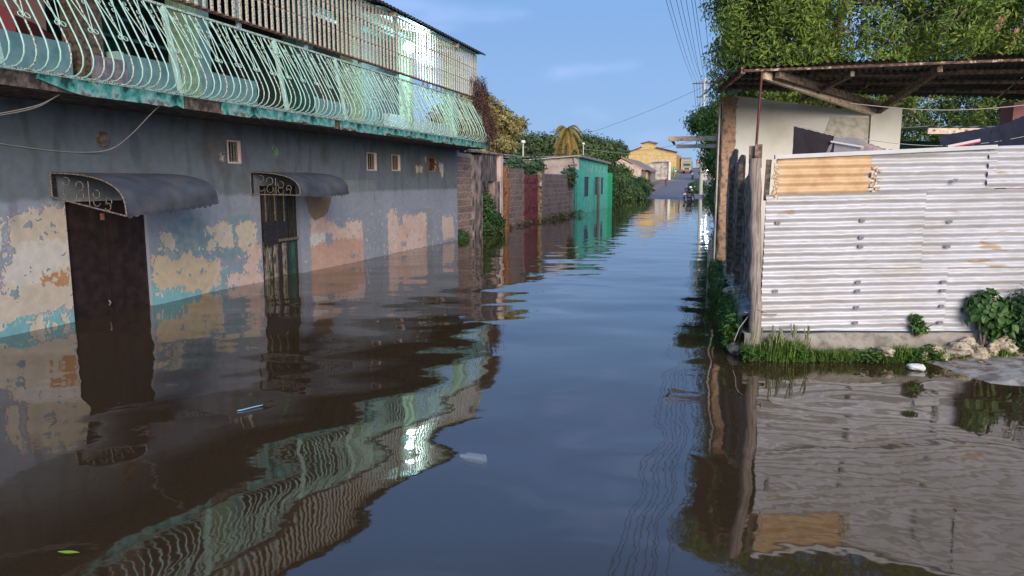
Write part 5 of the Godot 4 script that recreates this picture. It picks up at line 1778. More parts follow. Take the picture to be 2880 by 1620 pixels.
	for q in [[-8.8, -50.0, 2.9, 1.1], [-9.3, -55.0, 3.0, 1.5], [-9.6, -61.0, 2.7, 1.7], [-10.0, -68.0, 2.3, 1.8], [-10.0, -75.0, 1.7, 1.5], [-11.0, -83.0, 1.8, 1.4], [-8.3, -66.0, 1.2, 1.0], [-8.6, -74.0, 0.9, 0.8], [-10.3, -92.0, 1.5, 1.0], [-11.5, -99.0, 1.8, 1.1]]:
		var names := ["tall leafy bush against the green house end", "thick leafy bush second from the green house", "thick leafy bush leaning over the flood beyond the green house", "rounded bush on the flooded verge", "lower bush where the verge rises from the water", "bush on the dry verge before the tiled house", "low clump of bush trailing in the flood", "low clump of bush at the edge of the flood", "small bush on the verge below the tiled house", "bush beside the tiled house wall"]
		var y0 := land(-q[1])
		var h := thing("verge_bush", names[k], "bush", Vector3(q[0], y0, q[1]), "bushes along the left verge")
		stem(h, Vector3(q[0], y0, q[1]), q[2] * 0.7)
		foliage(h, "foliage", bs, [[Vector3(q[0], maxf(y0, -0.1) + (q[2] - y0) * 0.62, q[1]), Vector3(q[3], q[2] * 0.40, q[3] * 1.6), 1.0], [Vector3(q[0] + q[3] * 0.25, maxf(y0, -0.1) + (q[2] - y0) * 0.25, q[1] + 0.5), Vector3(q[3], q[2] * 0.28, q[3] * 1.8), 0.8]], int(170.0 * q[3]), 0.8, 1.3, WHITE * (0.8 + 0.06 * (k % 4)), WHITE * 1.25, 100 + k, 0.4)
		k += 1
	var vb := thing("verge_bush", "low green bush on the right verge behind the motorcycle", "bush", Vector3(-3.6, 0.2, -86.0))
	stem(vb, Vector3(-3.6, 0.2, -86.0), 0.8)
	foliage(vb, "foliage", bs, [[Vector3(-3.5, 0.75, -86.0), Vector3(1.1, 0.85, 4.0), 1.0]], 260, 0.7, 1.1, WHITE * 0.9, WHITE * 1.3, 121, 0.3)
	# ---- coconut palm
	var pt := thing("coconut_palm", "yellowing coconut palm with drooping fronds on the rise", "palm", Vector3(-22.0, 0, -102))
	b = MB.new()
	b.tube([Vector3(-22.0, -0.5, -102), Vector3(-22.1, 3.0, -102), Vector3(-21.9, 8.7, -102)], [0.26, 0.2, 0.15], 8)
	part(pt, "trunk", b, M.bark)
	for j in 26:
		b = MB.new()
		var az := j * 2.399
		var lift := 1.1 - j * 0.075
		var spine := []
		for i in 10:
			var t2 := i / 9.0
			var rr := 3.0 * t2 * cos(clampf(lift, -1.2, 1.2) * 0.6)
			spine.append(Vector3(-21.9 + cos(az) * rr * (0.82 - 0.2 * t2 * (1.0 if lift < 0 else 0.3)), 8.7 + lift * 2.2 * t2 - 2.6 * t2 * t2, -102 + sin(az) * rr))
		b.col = L(.20, .17, .025).lerp(L(.40, .24, .06), clampf(j / 25.0 + r.randf_range(-.2, .2), 0, 1))
		b.tube(spine, 0.03, 4, false)
		for i in range(1, 37):
			var t2 := i / 37.0 * 9.0
			var p: Vector3 = spine[int(t2)].lerp(spine[mini(int(t2) + 1, 9)], t2 - int(t2))
			var dir: Vector3 = (spine[mini(int(t2) + 1, 9)] - spine[int(t2)]).normalized()
			var sd := dir.cross(Vector3.UP).normalized()
			for s in [-1.0, 1.0]:
				var tip: Vector3 = p + sd * s * 0.42 + dir * 0.30 - Vector3(0, 0.38, 0)
				b.tri(p - dir * 0.055, p + dir * 0.055, tip)
		part(pt, "frond", b, M.leaf)

# ---------------------------------------------------------------- the dry end of the street

func road_left(d: float) -> float:
	return lerpf(-7.4, -9.3, (d - 60.0) / 45.0) if d < 105.0 else lerpf(-9.3, -11.0, (d - 105.0) / 30.0) if d < 135.0 else lerpf(-11.0, -11.8, (d - 135.0) / 55.0) if d < 190.0 else lerpf(-11.8, -13.4, (d - 190.0) / 90.0)

func road_right(d: float) -> float:
	return lerpf(-2.0, -5.5, (d - 60.0) / 90.0) if d < 150.0 else lerpf(-5.5, -9.2, (d - 150.0) / 110.0)

func far_street() -> void:
	var ds := []
	for k in 49: ds.append(56.0 + k * 5.0)
	var b := MB.new()
	b.grid(4, 48, func(u, t):
		var d: float = ds[roundi(t * 48)]
		return Vector3(lerpf(road_left(d), road_right(d), u), land(d) + 0.03 + 0.05 * sin(u * PI), -d))
	struct("road", b, M.asphalt)
	b = MB.new()
	b.grid(3, 40, func(u, t):
		var d := lerpf(92.0, 230.0, t)
		var y := land(d) + 0.16 + maxf(0.0, u - 0.35) * 0.25
		if u < 0.01: return Vector3(road_left(d), land(d) - 0.1, -d)
		return Vector3(road_left(d) - (u - 0.33) * 3.0, y, -d), true)
	struct("left_pavement", b, mottled([0.3, L(.16, .11, .085), 0.6, L(.26, .19, .15), 0.8, L(.33, .26, .21)], 4.0, 0.012, 5, 0.9, 0.2, 89))
	b = MB.new()
	b.grid(3, 40, func(u, t):
		var d := lerpf(74.0, 230.0, t)
		return Vector3(road_right(d) + u * 3.0, land(d) + 0.10 + 0.1 * u, -d))
	struct("right_pavement", b, M.concrete)
	# ---- small tiled house at the bend
	var h := thing("tiled_house", "small pink and grey house with tiled roof beside the road", "house", Vector3(-14, 0.6, -118))
	b = MB.new()
	b.slab(PackedVector2Array([Vector2(-18.4, 0.2), Vector2(-12.55, 0.2), Vector2(-12.55, 3.35), Vector2(-15.5, 4.85), Vector2(-18.4, 3.4)]), Vector3(0, 0, -110.2), Vector3.RIGHT, Vector3.UP, 0.2)
	part(h, "gable_wall", b, M.pale_plaster)
	b = MB.new()
	var holes := [[-111.2, -112.4, 0.5, 2.55], [-116.6, -121.0, 1.25, 2.9]]
	holed_wall(b, -12.5, -110.2, -131.0, 0.2, 3.35, holes, 0.3, func(z, y): return Vector2(-z, -y))
	part(h, "front_wall", b, M.concrete)
	b = MB.new()
	b.bx(-13.2, 0.2, -131.0, -13.0, 3.3, -110.4)
	part(h, "inner_wall", b, M.dark_room)
	b = MB.new()
	b.bx(-12.7, 0.55, -112.35, -12.65, 2.5, -111.25)
	part(h, "door", b, M.blue_shutter)
	b = MB.new()
	b.bx(-12.49, 0.4, -122.3, -12.25, 1.2, -115.6)
	b.bx(-12.49, 1.2, -116.4, -12.25, 3.0, -115.6)
	part(h, "porch_front", b, plain(L(.56, .36, .12), 0.85))
	b = MB.new()
	b.bx(-12.30, 1.21, -122.0, -12.1, 1.36, -116.5)
	part(h, "sill", b, M.pale_plaster)
	for k in 5:
		b = MB.new()
		b.bx(-12.46, 1.37, -117.1 - 1.0 * k, -12.40, 2.95, -116.95 - 1.0 * k)
		part(h, "window_bar", b, M.grille)
	b = MB.new()
	b.grid(160, 2, func(u, t): return Vector3(lerpf(-12.0, -15.5, t), lerpf(3.25, 5.1, t) + 0.06 * absf(sin(u * 110.0)), lerpf(-109.8, -131.5, u)), true)
	b.grid(20, 1, func(u, t): return Vector3(lerpf(-15.5, -19.0, t), lerpf(5.1, 3.2, t), lerpf(-109.8, -131.5, u)), true)
	part(h, "roof", b, mottled([0.3, L(.15, .13, .125), 0.6, L(.27, .235, .225), 0.8, L(.34, .27, .23)], 3.0, 0.02, 4, 0.9, 0.2, 90))
	b = MB.new()
	b.bar(Vector3(-12.0, 3.24, -110.0), Vector3(-15.5, 5.10, -110.0), 0.35, 0.16)
	part(h, "verge_tiles", b, plain(L(.48, .25, .15), 0.9))
	b = MB.new()
	b.grid(60, 1, func(u, t): return Vector3(lerpf(-11.6, -12.6, t), lerpf(3.05, 3.55, t) + 0.05 * absf(sin(u * 40.0)), lerpf(-115.0, -123.0, u)), true)
	part(h, "porch_roof", b, plain(L(.45, .12, .06), 0.9))
	# ---- ruined wall and pillars
	var rw := thing("ruined_facade", "pale stained ruined facade beyond the tiled house", "facade", Vector3(-13, 2, -150))
	b = MB.new()
	b.slab(PackedVector2Array([Vector2(-17.0, 1.5), Vector2(-11.7, 1.5), Vector2(-11.7, 5.55), Vector2(-14.2, 5.45), Vector2(-17.0, 4.9)]), Vector3(0, 0, -150), Vector3.RIGHT, Vector3.UP, 0.3)
	part(rw, "wall", b, mottled([0.2, L(.30, .26, .21), 0.45, L(.44, .40, .34), 0.7, L(.56, .52, .46)], 7.0, 0.014, 6, 0.9, 0.3, 91))
	b = MB.new()
	b.bx(-11.75, 1.5, -149.8, -11.35, 5.8, -149.3)
	part(rw, "pillar", b, M.white_wall)
	b = MB.new()
	b.bx(-14.9, 5.40, -149.6, -11.2, 5.85, -149.2)
	part(rw, "cornice", b, M.pale_plaster)
	# ---- yellow gabled hall
	var hall := thing("gabled_hall", "large yellow gabled hall with raised centre beyond the roofs", "building", Vector3(-21.8, 4, -212))
	b = MB.new()
	b.slab(PackedVector2Array([Vector2(-28.9, 3.0), Vector2(-14.6, 3.0), Vector2(-14.6, 9.5), Vector2(-15.2, 9.75), Vector2(-20.1, 10.85), Vector2(-20.1, 12.0), Vector2(-22.1, 12.4), Vector2(-24.15, 12.0), Vector2(-24.15, 10.95), Vector2(-28.9, 9.25)]), Vector3(0, 0, -212), Vector3.RIGHT, Vector3.UP, 0.5)
	part(hall, "facade", b, mottled([0.2, L(.58, .40, .16), 0.8, L(.68, .50, .22)], 6.0, 0.01, 4, 0.85, 0.1, 92))
	b = MB.new()
	for q in [[-29.4, 9.15, -24.1, 11.05], [-20.15, 10.95, -14.2, 9.5], [-24.5, 11.98, -22.1, 12.55], [-22.1, 12.55, -19.7, 11.98]]:
		b.bar(Vector3(q[0], q[1] + 0.05, -211.4), Vector3(q[2], q[3] + 0.05, -211.4), 1.6, 0.18)
	part(hall, "roof_edge", b, plain(L(.17, .075, .05), 0.9))
	b = MB.new()
	b.bx(-23.9, 10.05, -211.48, -20.4, 10.25, -211.38)
	part(hall, "ledge", b, plain(L(.6, .46, .22), 0.85))
	for xx in [-25.2, -18.6]:
		b = MB.new()
		b.bx(xx, 9.2, -211.47, xx + 0.8, 9.45, -211.37)
		part(hall, "wall_lamp", b, plain(L(.62, .48, .26), 0.85))
	b = MB.new()
	b.bx(-28.9, 3.0, -235, -14.6, 9.0, -212.01)
	part(hall, "side_wall", b, plain(L(.50, .30, .09), 0.85))
	# ---- low row of buildings where the road crests
	var k := 0
	for q in [[-12.9, -225.0, 3.4, 2.6, L(.42, .36, .30), "cream shop front behind the truck"], [-9.8, -262.0, 2.6, 3.4, L(.36, .31, .28), "low grey house at the crest of the road"], [-5.8, -240.0, 3.0, 4.0, L(.44, .40, .36), "pale house on the right side near the crest"], [-3.8, -150.0, 3.2, 3.0, L(.5, .47, .42), "pale low house behind the utility poles"]]:
		var y0 := land(-q[1])
		var n := thing("far_house", q[5], "house", Vector3(q[0], y0, q[1]))
		b = MB.new()
		b.bx(q[0] - q[3] / 2, y0 - 1, q[1] - 6, q[0] + q[3] / 2, y0 + q[2], q[1])
		part(n, "wall", b, plain(q[4], 0.9))
		b = MB.new()
		b.bar(Vector3(q[0], y0 + q[2] + 0.1, q[1] + 0.4), Vector3(q[0], y0 + q[2] + 0.4, q[1] - 6.3), q[3] + 0.6, 0.12)
		part(n, "roof", b, M.rust_sheet)
		b = MB.new()
		b.bx(q[0] - 0.5, y0, q[1] + 0.01, q[0] + 0.4, y0 + 2.1, q[1] + 0.06)
		part(n, "door", b, M.old_wood)
		k += 1
	# green and teal stall cloths by the truck
	for q in [[-11.95, -165.0, 2.3, 3.9, L(.30, .42, .16), "pale green cloth hung by the roadside stall"]]:
		b = MB.new()
		b.grid(10, 10, func(u, t): return Vector3(q[0] + u * 0.9 - 0.45, lerpf(q[2], q[2] + 2.4, t), q[1] + 0.08 * sin(u * 12.0)))
		one("stall_cloth", b, plain(q[4], 0.9), q[5], "cloth")
	# a turquoise door on the white house row
	b = MB.new()
	b.bx(-0.30, 0.95, -30.2, -0.27, 1.75, -29.2)
	one("turquoise_panel", b, plain(L(.16, .42, .36), 0.7), "turquoise painted panel on the right wall behind the street trees", "panel")
	# ---- lamps that are lit
	for q in [[Vector3(-1.62, 3.05, -60.0), "white street lamp glowing through the right hand leaves", 0.13], [Vector3(-3.05, 4.0, -88.0), "white street lamp glowing between the utility poles", 0.13], [Vector3(-2.2, 2.6, -74.0), "small white lamp low among the right hand leaves", 0.09]]:
		var l := thing("street_lamp", q[1], "lamp", q[0])
		b = MB.new()
		b.blob(q[0], Vector3.ONE * q[2], 0.0, 1, 12, 8)
		var lm := plain(L(.9, .9, .95), 0.4)
		lm.emission_enabled = true
		lm.emission = Color(0.93, 0.95, 1.0)
		lm.emission_energy_multiplier = 22.0
		part(l, "globe", b, lm)
		b = MB.new()
		b.tube([q[0] + Vector3(0, -q[2] * 0.9, 0), Vector3(q[0].x + 0.4, land(-q[0].z) - 0.1, q[0].z)], 0.03, 6)
		part(l, "stand", b, M.galv)
		var om := OmniLight3D.new()
		om.name = "street_lamp_light"
		om.position = q[0]
		om.light_color = Color(0.93, 0.95, 1.0)
		om.light_energy = 1.2
		om.light_size = q[2]
		om.omni_range = 60.0
		om.omni_attenuation = 2.0
		om.shadow_enabled = true
		add_child(om)

func sag(a: Vector3, e: Vector3, drop: float, k := 24) -> Array:
	var p := []
	for i in k + 1:
		var t := float(i) / k
		p.append(a.lerp(e, t) - Vector3(0, drop * 4.0 * t * (1.0 - t), 0))
	return p

func cables() -> void:
	var b: MB
	# ---- utility poles
	var poles := [[-2.95, -80.0, 12.0], [-4.0, -112.0, 12.0], [-7.2, -205.0, 14.0]]
	var words := ["tall concrete utility pole with crossarm past the leafy trees", "second concrete utility pole further up the road", "distant utility pole near the crest of the road"]
	for k in 3:
		var q: Array = poles[k]
		var y0 := land(-q[1])
		var p := thing("utility_pole", words[k], "pole", Vector3(q[0], y0, q[1]))
		b = MB.new()
		b.tube([Vector3(q[0], y0 - 0.5, q[1]), Vector3(q[0], q[2], q[1])], [0.19, 0.12], 9)
		part(p, "shaft", b, M.patch_wall)
		b = MB.new()
		b.bx(q[0] - 1.2, q[2] - 0.55, q[1] - 0.06, q[0] + 1.2, q[2] - 0.43, q[1] + 0.06)
		b.bx(q[0] - 0.8, q[2] - 1.9, q[1] - 0.06, q[0] + 0.8, q[2] - 1.8, q[1] + 0.06)
		part(p, "crossarm", b, M.old_wood)
		for j in 4:
			b = MB.new()
			b.tube([Vector3(q[0] - 1.1 + 0.73 * j, q[2] - 0.43, q[1]), Vector3(q[0] - 1.1 + 0.73 * j, q[2] - 0.2, q[1])], [0.05, 0.03], 6)
			part(p, "insulator", b, M.galv)
	# ---- wires over the right side of the street
	var near := [-2.75, -2.58, -2.20, -2.02, -1.86, -1.62, -1.56, -1.12]
	for k in 8:
		b = MB.new()
		var y := 10.6 - 0.35 * (k % 4)
		var x: float = near[k]
		var a := Vector3(x * 0.86 + 0.25, y - 1.0, 6.0)
		var m := Vector3(-2.95 - 1.1 + 0.3 * k, 11.7 - (1.3 if k > 3 else 0.0), -80.0)
		b.tube(sag(a, m, 1.15), 0.0105, 4, false)
		b.tube(sag(m, Vector3(-7.2 - 1.1 + 0.3 * k, 13.6, -205.0), 1.0), 0.02, 4, false)
		one("overhead_wire", b, M.wire, "dark overhead wire running along the right side of the street", "wire", "overhead wires along the street")
	# ---- service cables across the street
	var runs := [[Vector3(-24, 6.6, -100), Vector3(-2.95, 11.2, -80), 0.5, "pale service cable climbing across the street to the tall pole"], [Vector3(-13.0, 4.2, -60), Vector3(-34, 6.4, -104), 0.3, "upper dark cable strung before the wooded rise"], [Vector3(-13.5, 3.8, -60), Vector3(-36, 5.9, -104), 0.3, "lower dark cable strung before the wooded rise"], [Vector3(-17.6, 5.6, -92), Vector3(-7.2, 6.4, -140), 0.4, "pale cable sagging from the lamp post to the bend"], [Vector3(-16.0, 6.2, -110), Vector3(-3.0, 6.0, -80), 0.5, "pale low cable crossing above the truck"]]
	for q in runs:
		b = MB.new()
		b.tube(sag(q[0], q[1], q[2]), 0.022, 4, false)
		one("service_cable", b, M.pale_wire if q[3].begins_with("pale") else M.wire, q[3], "cable")
	for q in [[Vector3(-16.6, 0, -60), 4.7, "thin pole with a white lamp head behind the metal roof house"], [Vector3(-17.7, 0.3, -92), 5.8, "thin pale pole standing beside the coconut palm"]]:
		var p := thing("thin_pole", q[2], "pole", q[0])
		b = MB.new()
		b.tube([q[0] - Vector3(0, 0.6, 0), q[0] + Vector3(0, q[1], 0)], 0.07, 7)
		part(p, "shaft", b, M.patch_wall)
		b = MB.new()
		b.blob(q[0] + Vector3(0, q[1] + 0.12, 0), Vector3(0.2, 0.16, 0.2), 0.1, 3, 10, 7)
		part(p, "head", b, M.white_wall)
	# ---- loose wires on the blue house
	b = MB.new()
	var w := [Vector3(-6.28, 2.60, -7.40), Vector3(-6.42, 2.40, -7.22), Vector3(-6.75, 2.15, -7.22), Vector3(-7.05, 1.98, -7.20), Vector3(-7.16, 1.93, -6.9), Vector3(-7.165, 1.94, -6.4), Vector3(-7.165, 1.99, -5.8)]
	b.tube(smooth(w), 0.005, 5)
	one("loose_cable", b, M.pale_wire, "grey cable drooping from the balcony edge onto the blue wall", "cable")
	b = MB.new()
	b.tube(smooth([Vector3(-6.4, 2.45, -5.95), Vector3(-6.55, 2.33, -5.8), Vector3(-6.8, 2.22, -5.5), Vector3(-6.95, 2.15, -5.2), Vector3(-7.0, 2.14, -4.8)]), 0.005, 5)
	b.tube(smooth([Vector3(-6.4, 2.45, -5.95), Vector3(-6.57, 2.31, -5.8), Vector3(-6.82, 2.20, -5.5), Vector3(-6.97, 2.11, -5.2), Vector3(-7.0, 2.09, -4.8)]), 0.004, 5)
	one("loose_cable", b, M.pale_wire, "twin thin wires hanging from the underside of the balcony", "cable")

func smooth(p: Array) -> Array:
	var c := Curve3D.new()
	for i in p.size():
		var t: Vector3 = (p[mini(i + 1, p.size() - 1)] - p[maxi(i - 1, 0)]) * 0.17
		c.add_point(p[i], -t, t)
	c.bake_interval = 0.05
	return Array(c.get_baked_points())

# ---------------------------------------------------------------- people and machines

# one continuous figure from tapered bones [a, b, radius a, radius b, colour], joined smoothly and meshed as surface nets
func figure(bones: Array, cell: float) -> ArrayMesh:
	var lo := Vector3(1e9, 1e9, 1e9)
	var hi := -lo
	for q in bones:
		var r: float = maxf(q[2], q[3]) + cell * 2.0
		for p in [q[0], q[1]]:
			lo = lo.min(p - Vector3.ONE * r)
			hi = hi.max(p + Vector3.ONE * r)
	var nx := int((hi.x - lo.x) / cell) + 2
	var ny := int((hi.y - lo.y) / cell) + 2
	var nz := int((hi.z - lo.z) / cell) + 2
	var f := PackedFloat32Array()
	f.resize(nx * ny * nz)
	f.fill(1.0)
	for q in bones:
		var a: Vector3 = q[0]
		var ab: Vector3 = q[1] - a
		var l2 := maxf(ab.length_squared(), 1e-9)
		var pad: float = maxf(q[2], q[3]) + cell * 3.0
		var p0: Vector3 = (a.min(q[1]) - Vector3.ONE * pad - lo) / cell
		var p1: Vector3 = (a.max(q[1]) + Vector3.ONE * pad - lo) / cell
		for z in range(maxi(0, int(p0.z)), mini(nz, int(p1.z) + 1)):
			for y in range(maxi(0, int(p0.y)), mini(ny, int(p1.y) + 1)):
				for x in range(maxi(0, int(p0.x)), mini(nx, int(p1.x) + 1)):
					var p := lo + Vector3(x, y, z) * cell
					var t := clampf((p - a).dot(ab) / l2, 0.0, 1.0)
					var d: float = (p - a - ab * t).length() - lerpf(q[2], q[3], t)
					var o := (z * ny + y) * nx + x
					var k := 0.03
					var h := clampf(0.5 + 0.5 * (f[o] - d) / k, 0.0, 1.0)
					f[o] = lerpf(f[o], d, h) - k * h * (1.0 - h)
	var b := MB.new()
	var at := {}
	for z in nz - 1:
		for y in ny - 1:
			for x in nx - 1:
				var o := (z * ny + y) * nx + x
				var s := Vector3.ZERO
				var n := 0
				var inside := 0
				for c in 8:
					if f[o + (c & 1) + ((c >> 1) & 1) * nx + (c >> 2) * nx * ny] < 0.0: inside += 1
				if inside == 0 or inside == 8: continue
				for e in [[0, 1], [2, 3], [4, 5], [6, 7], [0, 2], [1, 3], [4, 6], [5, 7], [0, 4], [1, 5], [2, 6], [3, 7]]:
					var ca := Vector3(e[0] & 1, (e[0] >> 1) & 1, e[0] >> 2)
					var cb := Vector3(e[1] & 1, (e[1] >> 1) & 1, e[1] >> 2)
					var va := f[o + int(ca.x) + int(ca.y) * nx + int(ca.z) * nx * ny]
					var vb := f[o + int(cb.x) + int(cb.y) * nx + int(cb.z) * nx * ny]
					if (va < 0.0) != (vb < 0.0):
						s += ca.lerp(cb, va / (va - vb))
						n += 1
				var p := lo + (Vector3(x, y, z) + s / n) * cell
				var best := 1e9
				for q in bones:
					var ab: Vector3 = q[1] - q[0]
					var t := clampf((p - q[0]).dot(ab) / maxf(ab.length_squared(), 1e-9), 0, 1)
					var d: float = (p - q[0] - ab * t).length() - lerpf(q[2], q[3], t)
					if d < best:
						best = d
						b.col = q[4]
				var g := Vector3(f[o + 1] - f[o], f[o + nx] - f[o], f[o + nx * ny] - f[o]).normalized()
				at[o] = b.vert(p, g)
	for z in range(1, nz - 1):
		for y in range(1, ny - 1):
			for x in range(1, nx - 1):
				var o := (z * ny + y) * nx + x
				for ax in 3:
					var st: int = [1, nx, nx * ny][ax]
					if (f[o] < 0.0) == (f[o + st] < 0.0): continue
					var u: int = [nx, nx * ny, 1][ax]
					var w: int = [nx * ny, 1, nx][ax]
					var q := [o - u - w, o - w, o, o - u]
					if not (at.has(q[0]) and at.has(q[1]) and at.has(q[2]) and at.has(q[3])): continue
					var i := [at[q[0]], at[q[1]], at[q[2]], at[q[3]]]
					if f[o] < 0.0: b.ix.append_array(PackedInt32Array([i[0], i[2], i[1], i[0], i[3], i[2]]))
					else: b.ix.append_array(PackedInt32Array([i[0], i[1], i[2], i[0], i[2], i[3]]))
	return b.mesh()

# a standing or walking person of height h at the origin facing +z
func standing(h: float, shirt: Color, legs: Color, skin: Color, hair: Color, stride: float, arm: float) -> ArrayMesh:
	var s := h / 1.7
	var v := func(x: float, y: float, z: float) -> Vector3: return Vector3(x, y, z) * s
	var bones := []
	for e in [-1.0, 1.0]:
		var st: float = stride * e
		bones.append([v.call(0.09 * e, 0.90, 0), v.call(0.10 * e, 0.49, st * 0.5 + 0.03), 0.088 * s, 0.062 * s, legs])
		bones.append([v.call(0.10 * e, 0.49, st * 0.5 + 0.03), v.call(0.10 * e, 0.09, st), 0.055 * s, 0.036 * s, skin])
		bones.append([v.call(0.10 * e, 0.05, st - 0.03), v.call(0.12 * e, 0.035, st + 0.15), 0.04 * s, 0.035 * s, skin])
		bones.append([v.call(0.18 * e, 1.38, 0), v.call(0.24 * e, 1.12, -st * 0.3 + arm * 0.4), 0.055 * s, 0.042 * s, shirt])
		bones.append([v.call(0.24 * e, 1.12, -st * 0.3 + arm * 0.4), v.call(0.22 * e, 0.90, -st * 0.5 + arm), 0.038 * s, 0.028 * s, skin])
		for k in 5: bones.append([v.call(0.22 * e, 0.88, -st * 0.5 + arm), v.call(0.215 * e + 0.012 * e * (k - 2), 0.80 + (0.03 if k == 0 else 0.0), -st * 0.5 + arm + 0.012 * (k - 2) + 0.02), 0.016 * s, 0.010 * s, skin])
	bones.append([v.call(0, 0.95, 0), v.call(0, 1.12, 0), 0.145 * s, 0.125 * s, legs])
	bones.append([v.call(0, 1.10, 0), v.call(0, 1.32, 0), 0.13 * s, 0.145 * s, shirt])
	bones.append([v.call(-0.13, 1.38, 0), v.call(0.13, 1.38, 0), 0.075 * s, 0.075 * s, shirt])
	bones.append([v.call(0, 1.40, 0), v.call(0, 1.52, 0.01), 0.055 * s, 0.052 * s, skin])
	bones.append([v.call(0, 1.55, 0.03), v.call(0, 1.60, 0.02), 0.078 * s, 0.085 * s, skin])
	bones.append([v.call(0, 1.56, 0.10), v.call(0, 1.53, 0.12), 0.014 * s, 0.016 * s, skin])
	bones.append([v.call(0, 1.63, -0.01), v.call(0, 1.58, -0.05), 0.085 * s, 0.075 * s, hair])
	return figure(bones, 0.024)

func wheel(b: MB, c: Vector3, r: float, tyre: float) -> void:
	b.tube(ring(c, Vector3(0, 0, 1), Vector3.UP, r, 0, TAU, 20), tyre, 7, false)

# a motorcycle at the origin pointing along +z (its front)
func motorcycle(called: String, label: String, at: Vector3, turn: float, body: Color, lit: bool) -> Node3D:
	var m := thing(called, label, "motorcycle", at, "", turn)
	var b: MB
	for z in [-0.62, 0.62]:
		var w := assembly(m, "wheel")
		b = MB.new()
		wheel(b, Vector3(0, 0.30, z), 0.26, 0.045)
		own(w, "tyre", b, plain(L(.015, .015, .016), 0.9))
		b = MB.new()
		wheel(b, Vector3(0, 0.30, z), 0.20, 0.016)
		for k in 6:
			var a := k * TAU / 6
			b.tube([Vector3(0, 0.30, z), Vector3(0, 0.30 + 0.2 * sin(a), z + 0.2 * cos(a))], 0.010, 5)
		own(w, "rim", b, M.galv)
	b = MB.new()
	b.blob(Vector3(0, 0.78, 0.12), Vector3(0.14, 0.13, 0.26), 0.05, 3, 12, 8)
	b.blob(Vector3(0, 0.72, -0.55), Vector3(0.11, 0.09, 0.24), 0.05, 4, 12, 8)
	own(m, "tank", b, plain(body, 0.35))
	b = MB.new()
	b.blob(Vector3(0, 0.80, -0.30), Vector3(0.13, 0.06, 0.32), 0.05, 5, 12, 8)
	own(m, "seat", b, plain(L(.012, .012, .012), 0.8))
	b = MB.new()
	b.blob(Vector3(0, 0.42, 0.02), Vector3(0.14, 0.17, 0.24), 0.3, 6, 12, 8)
	b.tube([Vector3(0.14, 0.32, 0.1), Vector3(0.15, 0.30, -0.4), Vector3(0.16, 0.36, -0.75)], 0.04, 8)
	own(m, "engine", b, plain(L(.10, .10, .105), 0.4, 0.6))
	b = MB.new()
	for s in [-1.0, 1.0]:
		b.tube([Vector3(0.07 * s, 0.30, 0.62), Vector3(0.07 * s, 0.98, 0.36)], 0.022, 6)
		b.tube([Vector3(0.08 * s, 0.30, -0.62), Vector3(0.09 * s, 0.70, -0.40)], 0.02, 6)
	b.tube([Vector3(-0.36, 1.02, 0.20), Vector3(-0.12, 1.02, 0.34), Vector3(0.12, 1.02, 0.34), Vector3(0.36, 1.02, 0.20)], 0.016, 6)
	own(m, "fork", b, plain(L(.05, .05, .055), 0.4, 0.5))
	b = MB.new()
	b.blob(Vector3(0, 0.90, 0.46), Vector3(0.10, 0.10, 0.09), 0.0, 7, 12, 8)
	var hm := plain(L(.8, .8, .82), 0.2)
	if lit:
		hm.emission_enabled = true
		hm.emission = Color(0.93, 0.90, 1.0)
		hm.emission_energy_multiplier = 30.0
	own(m, "headlight", b, hm)
	if lit:
		var om := OmniLight3D.new()
		om.name = "headlight_glow"
		om.position = m.transform * Vector3(0, 0.90, 0.60)
		om.light_color = Color(0.93, 0.90, 1.0)
		om.light_energy = 1.0
		om.light_size = 0.08
		om.omni_range = 60.0
		om.omni_attenuation = 2.0
		om.shadow_enabled = true
		add_child(om)
	b = MB.new()
	b.box(Vector3(0, 0.62, -0.80), Vector3(0.20, 0.16, 0.015), Basis(Vector3.RIGHT, 0.3))
	own(m, "number_plate", b, plain(L(.7, .72, .68), 0.5))
	b = MB.new()
	b.blob(Vector3(0, 0.74, -0.79), Vector3(0.06, 0.04, 0.03), 0.0, 8, 10, 6)
	own(m, "tail_light", b, plain(L(.4, .02, .02), 0.3))
	for s in [-1.0, 1.0]:
		b = MB.new()
		b.tube([Vector3(0.30 * s, 1.02, 0.24), Vector3(0.34 * s, 1.16, 0.20)], 0.008, 5)
		b.blob(Vector3(0.35 * s, 1.20, 0.19), Vector3(0.07, 0.045, 0.02), 0.0, 9, 10, 6)
		own(m, "mirror", b, plain(L(.5, .5, .52), 0.2))
	return m

